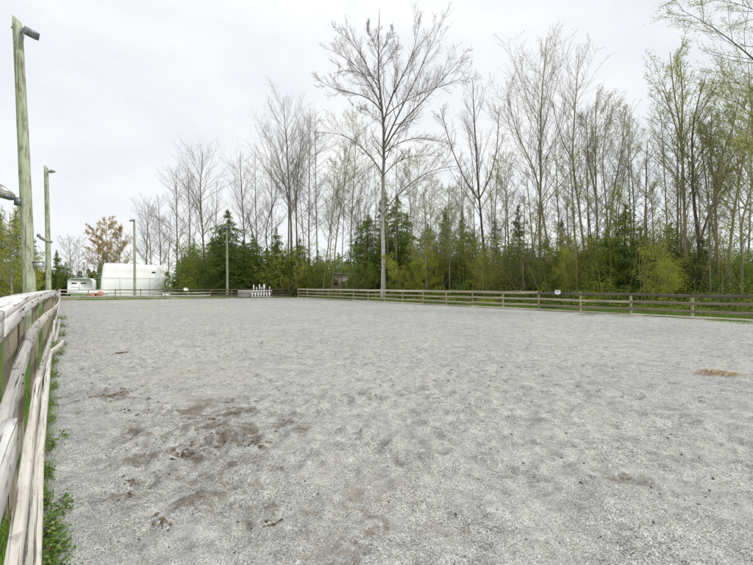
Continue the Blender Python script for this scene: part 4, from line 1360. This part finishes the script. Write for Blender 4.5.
proto = {}
def conifer(kind, px_, ytop, Z, wpx, label, seed, cat='evergreen tree', leaf=None, name=None):
    if px_ > 480: Z *= .9
    H = H0 + (CY - ytop) / F * Z
    Wd = wpx / F * Z / 2
    root = empty(name or ('cedar_tree' if kind == 'cedar' else 'fir_tree'), ((px_ - CX) / F * Z, Z, 0))
    t, c = conifer_meshes(H, Wd * (1.5 if kind == 'cedar' else 1.5), seed, kind)
    if kind == 'cedar':
        rc = np.random.default_rng(seed + 5)
        for q_ in range(2):
            t2, c2 = conifer_meshes(H * rc.uniform(.62, .88), Wd * 1.25, seed + 50 + q_, kind)
            o2 = np.array([(1 if q_ else -1) * Wd * rc.uniform(.4, .9), rc.uniform(-.6, .6) * Wd, 0])
            for src, dst in ((t2, t), (c2, c)):
                dst.add(np.concatenate(src.V) + o2, np.concatenate(src.Q))
    t.build('trunk', M['bark_dark'], root, smooth=True)
    c.build('crown', M[leaf or ('leaf_cedar' if kind == 'cedar' else 'leaf_fir')], root)
    tag(root, label, cat, 'evergreens behind the fences')
    return root


CON = [
 ('cedar', 228, 208, 64, 36, 'dark dense cedar right behind the pale far light pole', 'leaf_dark'),
 ('cedar', 212, 236, 72, 26, 'lower dark cedar left of the dense one behind the light pole', 'leaf_dark'),
 ('cedar', 254, 232, 68, 26, 'brownish green cedar behind the white jump stands', None),
 ('cedar', 276, 228, 66, 24, 'olive cedar below the leaning dark stems right of the jump stands', None),
 ('cedar', 300, 238, 66, 26, 'small cedar at the foot of the fan crowned tree', None),
 ('cedar', 367, 212, 58, 36, 'broad green cedar close left of the tall pale trunk', None),
 ('cedar', 397, 196, 57, 36, 'broad green cedar close right of the tall pale trunk', None),
 ('fir', 384, 185, 62, 22, 'narrow fir whose tip shows behind the tall pale trunk', None),
 ('cedar', 427, 222, 60, 30, 'yellow green young cedar right of the tall pale tree', 'leaf_green'),
 ('fir', 446, 208, 64, 26, 'open branched fir with thin tip left of the V forked tree', None),
 ('fir', 463, 212, 64, 22, 'dark fir just left of the V forked trunk', 'leaf_dark'),
 ('cedar', 473, 232, 58, 28, 'low dark cedar at the foot of the V forked tree', 'leaf_dark'),
 ('fir', 497, 218, 58, 18, 'thin pale green fir right of the V forked tree', None),
 ('fir', 520, 206, 50, 24, 'fir with layered branches left of the double trunk tree', None),
 ('cedar', 545, 238, 50, 30, 'dense low cedar behind the double trunk tree', None),
 ('fir', 562, 218, 52, 20, 'small fir tip between the double trunk and the curved trunk', None),
 ('cedar', 590, 234, 46, 30, 'dark cedar behind the many stemmed budding tree', None),
 ('cedar', 624, 202, 38, 44, 'large blue green cedar between the many stemmed tree and the dead stem', None),
 ('cedar', 645, 236, 42, 30, 'low cedar behind the thin dead stem', 'leaf_dark'),
 ('cedar', 668, 222, 36, 34, 'cedar with open top left of the mossy tall crowned tree', None),
 ('cedar', 702, 238, 33, 22, 'ivy covered dark green stub beside the dark trunk', 'leaf_dark'),
 ('cedar', 189, 248, 78, 14, 'low cedar right of the open shelter', None),
 ('cedar', 193, 238, 84, 18, 'small cedar behind the blank sign on the end fence', None),
 ('fir', 2, 214, 58, 20, 'dark fir at the left edge behind the yellow shrub', 'leaf_dark'),
 ('fir', 18, 212, 60, 22, 'dark fir with spreading top left of the thick pole', 'leaf_dark'),
 ('fir', 33, 232, 52, 16, 'dark fir mostly behind the thick light pole', 'leaf_dark'),
 ('fir', 58, 250, 90, 14, 'narrow fir right of the second light pole', None),
 ('cedar', 66, 262, 92, 16, 'low rounded cedar behind the left end of the trailer', None),
 ('cedar', 338, 252, 78, 26, 'low cedar behind the farm building gap', None),
 ('cedar', 318, 250, 72, 22, 'low green cedar at the foot of the pole like twins', None),
]
for i, (kd, x, yt, Z, w_, lb, lf_) in enumerate(CON):
    conifer(kd, x, yt, Z, w_, lb, 700 + i, leaf=lf_)


# ---- broadleaf shrubs and small understorey trees
def shrub(px_, ytop, Z, wpx, label, seed, leaf='leaf_green', dens=1.0, name='shrub', cat='shrub', ls=.11, group='shrubs behind the fences'):
    r = np.random.default_rng(seed)
    H = max(1.0, H0 + (CY - ytop) / F * Z); Wd = wpx / F * Z / 2
    root = empty(name, ((px_ - CX) / F * Z, Z, 0))
    ns = 9
    a = r.uniform(0, 2 * math.pi, ns)
    P0 = np.stack([np.cos(a) * Wd * .15, np.sin(a) * Wd * .15, np.full(ns, -.1)], 1)
    dz = r.uniform(.6, 1.6, ns) * H / Wd * .75
    D = np.stack([np.cos(a), np.sin(a), dz], 1)
    L = np.minimum(H * r.uniform(.75, 1.05, ns) * 1.05, 99)
    P = grow(P0, D, L, 9, .05, .08, r)
    R = np.linspace(.05, .012, 9)[None] * (H / 6 + .3) * np.ones((ns, 1))
    t = MB(); t.tubes(P, R, 6)
    P1, R1, L1 = children(P, R, L, 12, .15, 1, .85, .42, .02, .12, 6, r, .45, .008, .5, .4)
    t.tubes(P1, R1, 3)
    P2, R2, L2 = children(P1, R1, L1, 5, .1, 1, .7, .45, .0, .12, 4, r, .6, .007, .5, .5)
    t.tubes(P2, R2, 3)
    t.build('stems', M['twig_olive'], root)
    n = int(7500 * dens)
    sel = r.integers(0, len(P2), n)
    p, _, _ = sample(P2[sel], np.ones((n, 4)), r.uniform(.1, 1, (n, 1)))
    p = p[:, 0] + r.normal(size=(n, 3)) * .10
    p = p[p[:, 2] > .05]
    c = MB(); c.leaves(p, r.uniform(.6, 1.4, len(p)) * ls * (Z / 50) ** .7, .6, r, .2)
    c.build('foliage', M[leaf], root)
    tag(root, label, cat, group)


SHR = [
 (418, 252, 48, 46, 'bright yellow green bush right of the tall pale trunk', 'leaf_yellow', 2.4),
 (447, 262, 52, 30, 'mid green bush below the open branched fir', 'leaf_green', 1),
 (364, 260, 55, 16, 'green bush between the farm building and the tall pale trunk', 'leaf_green', .8),
 (318, 264, 62, 20, 'olive bush at the start of the right fence', 'leaf_green', .8),
 (492, 258, 42, 32, 'light green bush between the V forked tree and the double trunk', 'leaf_yellow', 1),
 (467, 262, 50, 30, 'light green bush under the V forked tree', 'leaf_yellow', .9),
 (520, 252, 44, 36, 'green bush left of the double trunk tree', 'leaf_green', 1),
 (553, 254, 42, 40, 'twiggy olive bush behind the white sign on the right fence', 'leaf_green', .7),
 (584, 248, 35, 40, 'yellow green bush around the curved mossy trunk', 'leaf_yellow', 1.4),
 (606, 250, 37, 36, 'green bush under the many stemmed budding tree', 'leaf_green', 1),
 (657, 252, 29, 40, 'yellow leaved bush right of the large cedar', 'leaf_yellow', 1.3),
 (680, 256, 32, 36, 'green bush in front of the mossy tree trunks', 'leaf_green', 1.1),
 (712, 262, 33, 46, 'dark green bush behind the right end of the fence', 'leaf_dark', 1.2),
 (748, 254, 29, 34, 'green leafy bush at the right edge behind the fence', 'leaf_green', 1.1),
 (735, 268, 33, 30, 'olive twiggy bush between the two right leaning trunks', 'leaf_green', .8),
 (240, 262, 66, 30, 'brown olive bush behind the far light pole', 'leaf_green', .7),
 (287, 258, 64, 36, 'yellowish twiggy bush at the corner of the two far fences', 'leaf_yellow', .7),
 (262, 258, 66, 30, 'yellowish twiggy bush behind the white jump stands', 'leaf_yellow', .7),
 (24, 256, 44, 34, 'yellow green bush behind the thick light pole', 'leaf_yellow', .9),
 (3, 250, 42, 30, 'yellow green bush at the left edge of the lawn', 'leaf_yellow', .9),
 (186, 268, 76, 13, 'dull green bush beside the open shelter', 'leaf_green', .8),
]
for i, (x, yt, Z, w_, lb, lf_, dn) in enumerate(SHR):
    shrub(x, yt, Z, w_, lb, 900 + i, lf_, dn)

# hedge at far left
sq = np.random.default_rng(88)
for i in range(34):
    x = 298 + 452 * (i + sq.random()) / 34
    zf_ = 32.4 / ((x - CX) / F + .72)
    Z = zf_ + sq.uniform(8, 19)
    if 324 < x < 360: continue
    lk_ = str(sq.choice(['leaf_green', 'leaf_yellow', 'leaf_green', 'leaf_yellow', 'leaf_dark']))
    yt = np.interp(x, [290, 380, 480, 600, 760], [248, 238, 238, 230, 228]) + sq.uniform(-8, 30)
    shrub(x, yt, Z, sq.uniform(22, 40), place_label({'leaf_green': 'green', 'leaf_yellow': 'yellow green', 'leaf_dark': 'dark green'}[lk_] + ' leafy clump', 'sapling', x), 4000 + i, lk_, .55, 'thicket_sapling', 'sapling', .12, 'leafy saplings in the thicket behind the right fence')
for i in range(9):
    x = 186 + 102 * (i + sq.random()) / 9
    Z = sq.uniform(67, 76)
    shrub(x, 240 + sq.uniform(0, 18), Z, sq.uniform(14, 24), 'leafy clump beyond the end fence, %s sapling right of the white shed' % ORD[i], 4100 + i, str(sq.choice(['leaf_green', 'leaf_yellow', 'leaf_green'])), .5, 'thicket_sapling', 'sapling', .12, 'leafy saplings beyond the far end fence')
hd = np.random.default_rng(77); n = 16000
hx0, hx1 = wx(34, 64), wx(63.0, 64)
m = MB(); p = np.stack([hd.uniform(hx0, hx1, n), hd.uniform(63, 65.4, n), hd.uniform(0, 1, n) ** .8 * 3.7], 1)
p[:, 2] *= .85 + .25 * vnoise(p[:, 0], p[:, 1], 1.1)
m.leaves(p, hd.uniform(.12, .26, n), .6, hd)
hdo = empty('hedge', ((hx0 + hx1) / 2, 64, 0))
m.V = [v - np.array([(hx0 + hx1) / 2, 64, 0]) for v in m.V]
m.build('foliage', M['leaf_dark'], hdo)
m = MB(); m.box((0, 0, 1.5), (hx1 - hx0 - .4, 1.6, 3.0)); m.build('inner_growth', M['leaf_dark'], hdo)
tag(hdo, 'clipped dark green hedge between the thick pole and the trailer', 'hedge')

# ---- undergrowth: one mass behind the fences
def undergrowth():
    r = np.random.default_rng(41)
    C = []; S = []; mats = []
    lb = {k: MB() for k in ('leaf_green', 'leaf_dark', 'leaf_yellow')}
    tw = MB()
    def clump(x, y, rad, h, n, kind):
        if 329 < x / y * F + CX < 357: h = min(h, .9)
        if r.random() < .12: return
        th = r.uniform(0, 2 * math.pi, n); rr_ = rad * np.sqrt(r.random(n)); zz2 = h * r.random(n) ** .9
        k_ = np.sqrt(np.clip(1 - (zz2 / h) ** 2, .05, 1))
        p = np.stack([x + rr_ * k_ * np.cos(th), y + rr_ * k_ * np.sin(th), zz2 + .02], 1)
        lb[kind].leaves(p, r.uniform(.07, .18, n) * min(1.25, .55 + y / 70), .6, r, .2)
    for i in range(820):
        Z = r.uniform(18, 64) if r.random() < .8 else r.uniform(18, 40)
        off = 2.6 + 14 * r.random() ** 1.2
        x = right_x(Z) + rn[0] * off; y = Z + rn[1] * off
        h = (.25 + .10 * max(0, off - 2) + .42 * max(0, off - 3.5) * r.random() ** 1.3) * (.8 + .5 * vnoise(np.array([x]), np.array([y]), .25, 3)[0])
        clump(x, y, r.uniform(.8, 2.0), min(h, 6.8), int(r.uniform(220, 460) * (.6 + .15 * h)), r.choice(['leaf_green', 'leaf_dark', 'leaf_dark', 'leaf_dark', 'leaf_green', 'leaf_yellow']))
    for i in range(170):
        t = r.uniform(.40, 1.25); off = 3.5 + 12 * r.random()
        b = C0 + (D0 - C0) * t + en * off
        h = min(.9 + .5 * off * r.random() + .5, 5.5)
        clump(b[0], b[1], r.uniform(.8, 2), h, int(r.uniform(110, 240)), r.choice(['leaf_green', 'leaf_dark', 'leaf_dark', 'leaf_yellow']))
    # thin saplings and canes
    B = 420
    Z = r.uniform(18, 66, B); off = r.uniform(3.5, 20, B)
    P0 = np.stack([right_x(Z) + rn[0] * off, Z + rn[1] * off, np.full(B, -.05)], 1)
    D = np.stack([r.normal(size=B) * .25, r.normal(size=B) * .25, np.ones(B)], 1)
    P = grow(P0, D, r.uniform(1.2, 6.5, B), 7, .02, .08, r)
    tw.tubes(P, np.linspace(.022, .006, 7)[None] * np.ones((B, 1)), 4)
    P1, R1, L1 = children(P, np.full((B, 7), .015), np.full(B, 3.0), 6, .3, 1, .7, .3, .05, .1, 4, r, .5, .007)
    tw.tubes(P1, R1, 3)
    for i, (k_, mb_) in enumerate(lb.items()):
        nm = {'leaf_green': 'undergrowth', 'leaf_dark': 'dark_undergrowth', 'leaf_yellow': 'spring_undergrowth'}[k_]
        tag(mb_.build(nm, M[k_]), {'undergrowth': 'mid green brambles and saplings massed behind the fences', 'dark_undergrowth': 'dark evergreen undergrowth massed behind the fences', 'spring_undergrowth': 'fresh yellow green undergrowth massed behind the fences'}[nm], 'undergrowth', kind='stuff')
    tag(tw.build('brushwood', M['twig_olive']), 'tangle of thin bare canes and saplings behind the right fence', 'brushwood', kind='stuff')
undergrowth()

# ---- woods far behind everything, read as one mass
fw = np.random.default_rng(55); m = MB()
pts = []; tk = []
for i in range(230):
    a = fw.uniform(-1.0, 1.02)          # ray across the picture
    Z = fw.uniform(105, 135) if a < .4 else fw.uniform(70, 90)
    if a > .4: Z = fw.uniform(62, 80)
    x = a * Z
    h = fw.uniform(5.5, 9.5) * (Z / 110) ** .8
    if -.92 < a < -.5: h *= .8
    n = 330
    z = h * fw.random(n) ** .8; w_ = (1 - z / h) ** .6 * fw.uniform(1.5, 2.6)
    th = fw.uniform(0, 6.28, n); q = np.sqrt(fw.random(n))
    pts.append(np.stack([x + w_ * q * np.cos(th), Z + w_ * q * np.sin(th), z + .1], 1))
pts = np.concatenate(pts)
m.leaves(pts, fw.uniform(.35, .8, len(pts)), .55, fw, .2)
tag(m.build('distant_woods', M['leaf_fir']), 'dim green line of distant woods seen low between the trunks', 'woods', kind='stuff')

# ---- grass
gr = np.random.default_rng(66)
def grass(n, fx, name, label, hmin, hmax, w_, cat='grass', mat='grass'):
    P = fx(n); n = len(P)
    h = gr.uniform(hmin, hmax, n)[:, None]
    a = gr.uniform(0, 6.28, n); u = np.stack([np.cos(a), np.sin(a), 0 * a], 1)
    b = gr.uniform(0, 6.28, n); lean = np.stack([np.cos(b), np.sin(b), 0 * b], 1) * h * gr.uniform(.1, .7, (n, 1))
    up = np.array([[0, 0, 1.0]])
    w2 = np.broadcast_to(w_, (n,))[:, None]
    V = np.stack([P - u * w2, P + u * w2, P + u * w2 * .6 + lean * .4 + up * h * .6, P + lean + up * h, P - u * w2 * .6 + lean * .4 + up * h * .6], 1)
    k5 = np.arange(n) * 5
    m = MB(); m.add(V, np.stack([k5, k5 + 1, k5 + 2, k5 + 4], 1), np.stack([k5 + 4, k5 + 2, k5 + 3], 1))
    tag(m.build(name, M[mat]), label, cat, kind='stuff')

def g_left(n):
    s = gr.uniform(0, 1, n) ** 1.7 * 40 + .5
    off = -.12 - gr.random(n) ** 1.2 * (1.2 + s * .25)
    p = DL[None] * s[:, None] + NV[None] * (off - .15)[:, None]
    return np.stack([p[:, 0], p[:, 1], np.full(n, -.03)], 1)
grass(90000, g_left, 'lawn_grass', 'bright green grass growing outside the left fence', .06, .2, .0035)

def g_right(n):
    Z = gr.uniform(10, 64, n); off = .15 + gr.random(n) ** 1.6 * 5
    x = right_x(Z) + rn[0] * off; y = Z + rn[1] * off; ok = vnoise(x, y, .45, 3) > .38
    return np.stack([x, y, np.full(n, -.02)], 1)[ok]
grass(70000, g_right, 'verge_grass', 'bright green grass verge behind the right fence', .08, .32, .012)

def g_end(n):
    t = gr.uniform(0, EL, n); off = gr.normal(size=n) * .9 + .1
    p = C0[None] + ev[None] * t[:, None] + en[None] * off[:, None]
    ok = vnoise(p[:, 0], p[:, 1], .6, 8) > .35
    return np.stack([p[:, 0], p[:, 1], np.full(n, 0.0)], 1)[ok]
grass(26000, g_end, 'fence_foot_grass', 'thin green grass along the foot of the far end fence', .04, .22, .012)

# grass tufts inside the right fence, thin patches
def g_rin(n):
    Z = gr.uniform(12, 26, n); off = -gr.random(n) ** 1.6 * 2.2
    x = right_x(Z) + rn[0] * off; y = Z + rn[1] * off
    ok = vnoise(x, y, .9, 18) > .55
    return np.stack([x, y, np.full(n, 0.0)], 1)[ok]
grass(16000, g_rin, 'edge_grass', 'sparse dull grass creeping onto the gravel inside the right fence', .03, .09, .006)

# weeds along the foot of the left fence
def weeds():
    r = np.random.default_rng(91)
    def leaf_rosettes(cs, name, label):
        m = MB()
        for (s, off, rad, n, sz) in cs:
            q = r.normal(size=(n, 2)) * np.array([rad * 1.7, rad * .5])
            ss, oo = s + q[:, 0], np.maximum(off * .55 + q[:, 1] * .8, .05 - .01 * s)
            p = DL[None] * ss[:, None] + NV[None] * (oo - .15)[:, None]
            z = interp_h(p[:, 0], p[:, 1]) + r.random(n) ** 1.4 * sz * 2.4 + .006
            m.leaves(np.stack([p[:, 0], p[:, 1], z], 1), r.uniform(.6, 1.4, n) * sz, .62, r, .6)
        tag(m.build(name, M['weed']), label, 'weeds', kind='stuff')
    cs = [(2.95, .12, .10, 520, .026), (3.3, .17, .12, 620, .028), (3.7, .16, .08, 300, .026), (4.15, .10, .05, 110, .026), (4.0, .32, .05, 80, .028),
          (4.75, .10, .06, 130, .026), (5.6, .12, .06, 130, .028), (5.85, .32, .06, 60, .028), (6.7, .08, .07, 110, .028), (7.6, .06, .07, 100, .03), (8.8, .1, .08, 110, .032),
          (10, .05, .1, 120, .036), (11.6, .05, .12, 140, .04), (13.2, .2, .14, 160, .042), (15, .2, .2, 200, .045), (18, .2, .25, 240, .05), (22, .2, .3, 260, .055), (27, .2, .4, 260, .06)]
    leaf_rosettes(cs, 'weeds', 'low leafy green weeds at the foot of the left fence')
    m = MB()
    pts = [gp(752, 362), gp(748, 345), gp(168, 433), gp(746, 330)]
    for c in pts:
        n = 12; q = c + r.normal(size=(n, 2)) * .05
        z = interp_h(q[:, 0], q[:, 1]) + .008 + r.random(n) * .02
        m.leaves(np.stack([q[:, 0], q[:, 1], z], 1), r.uniform(.02, .045, n), .6, r, .7)
    tag(m.build('stray_leaves', M['weed']), 'few stray green weeds dotted over the gravel', 'weeds', kind='stuff')
weeds()
def g_fl(n):
    s = gr.uniform(2.4, 30, n); off = .05 - .012 * np.minimum(s, 12) + np.abs(gr.normal(size=n)) * (.015 + .006 * s)
    p = DL[None] * s[:, None] + NV[None] * (off - .15)[:, None]
    ok = vnoise(p[:, 0], p[:, 1], 1.6, 28) > .42
    p = p[ok]
    return np.stack([p[:, 0], p[:, 1], interp_h(p[:, 0], p[:, 1])], 1)
grass(3000, g_fl, 'tuft_grass', 'ragged grass tufts between the ground timber and the gravel', .03, .13, .003)
print('TRIS', sum(len(o.data.polygons) for o in scene.objects if o.type == 'MESH'))
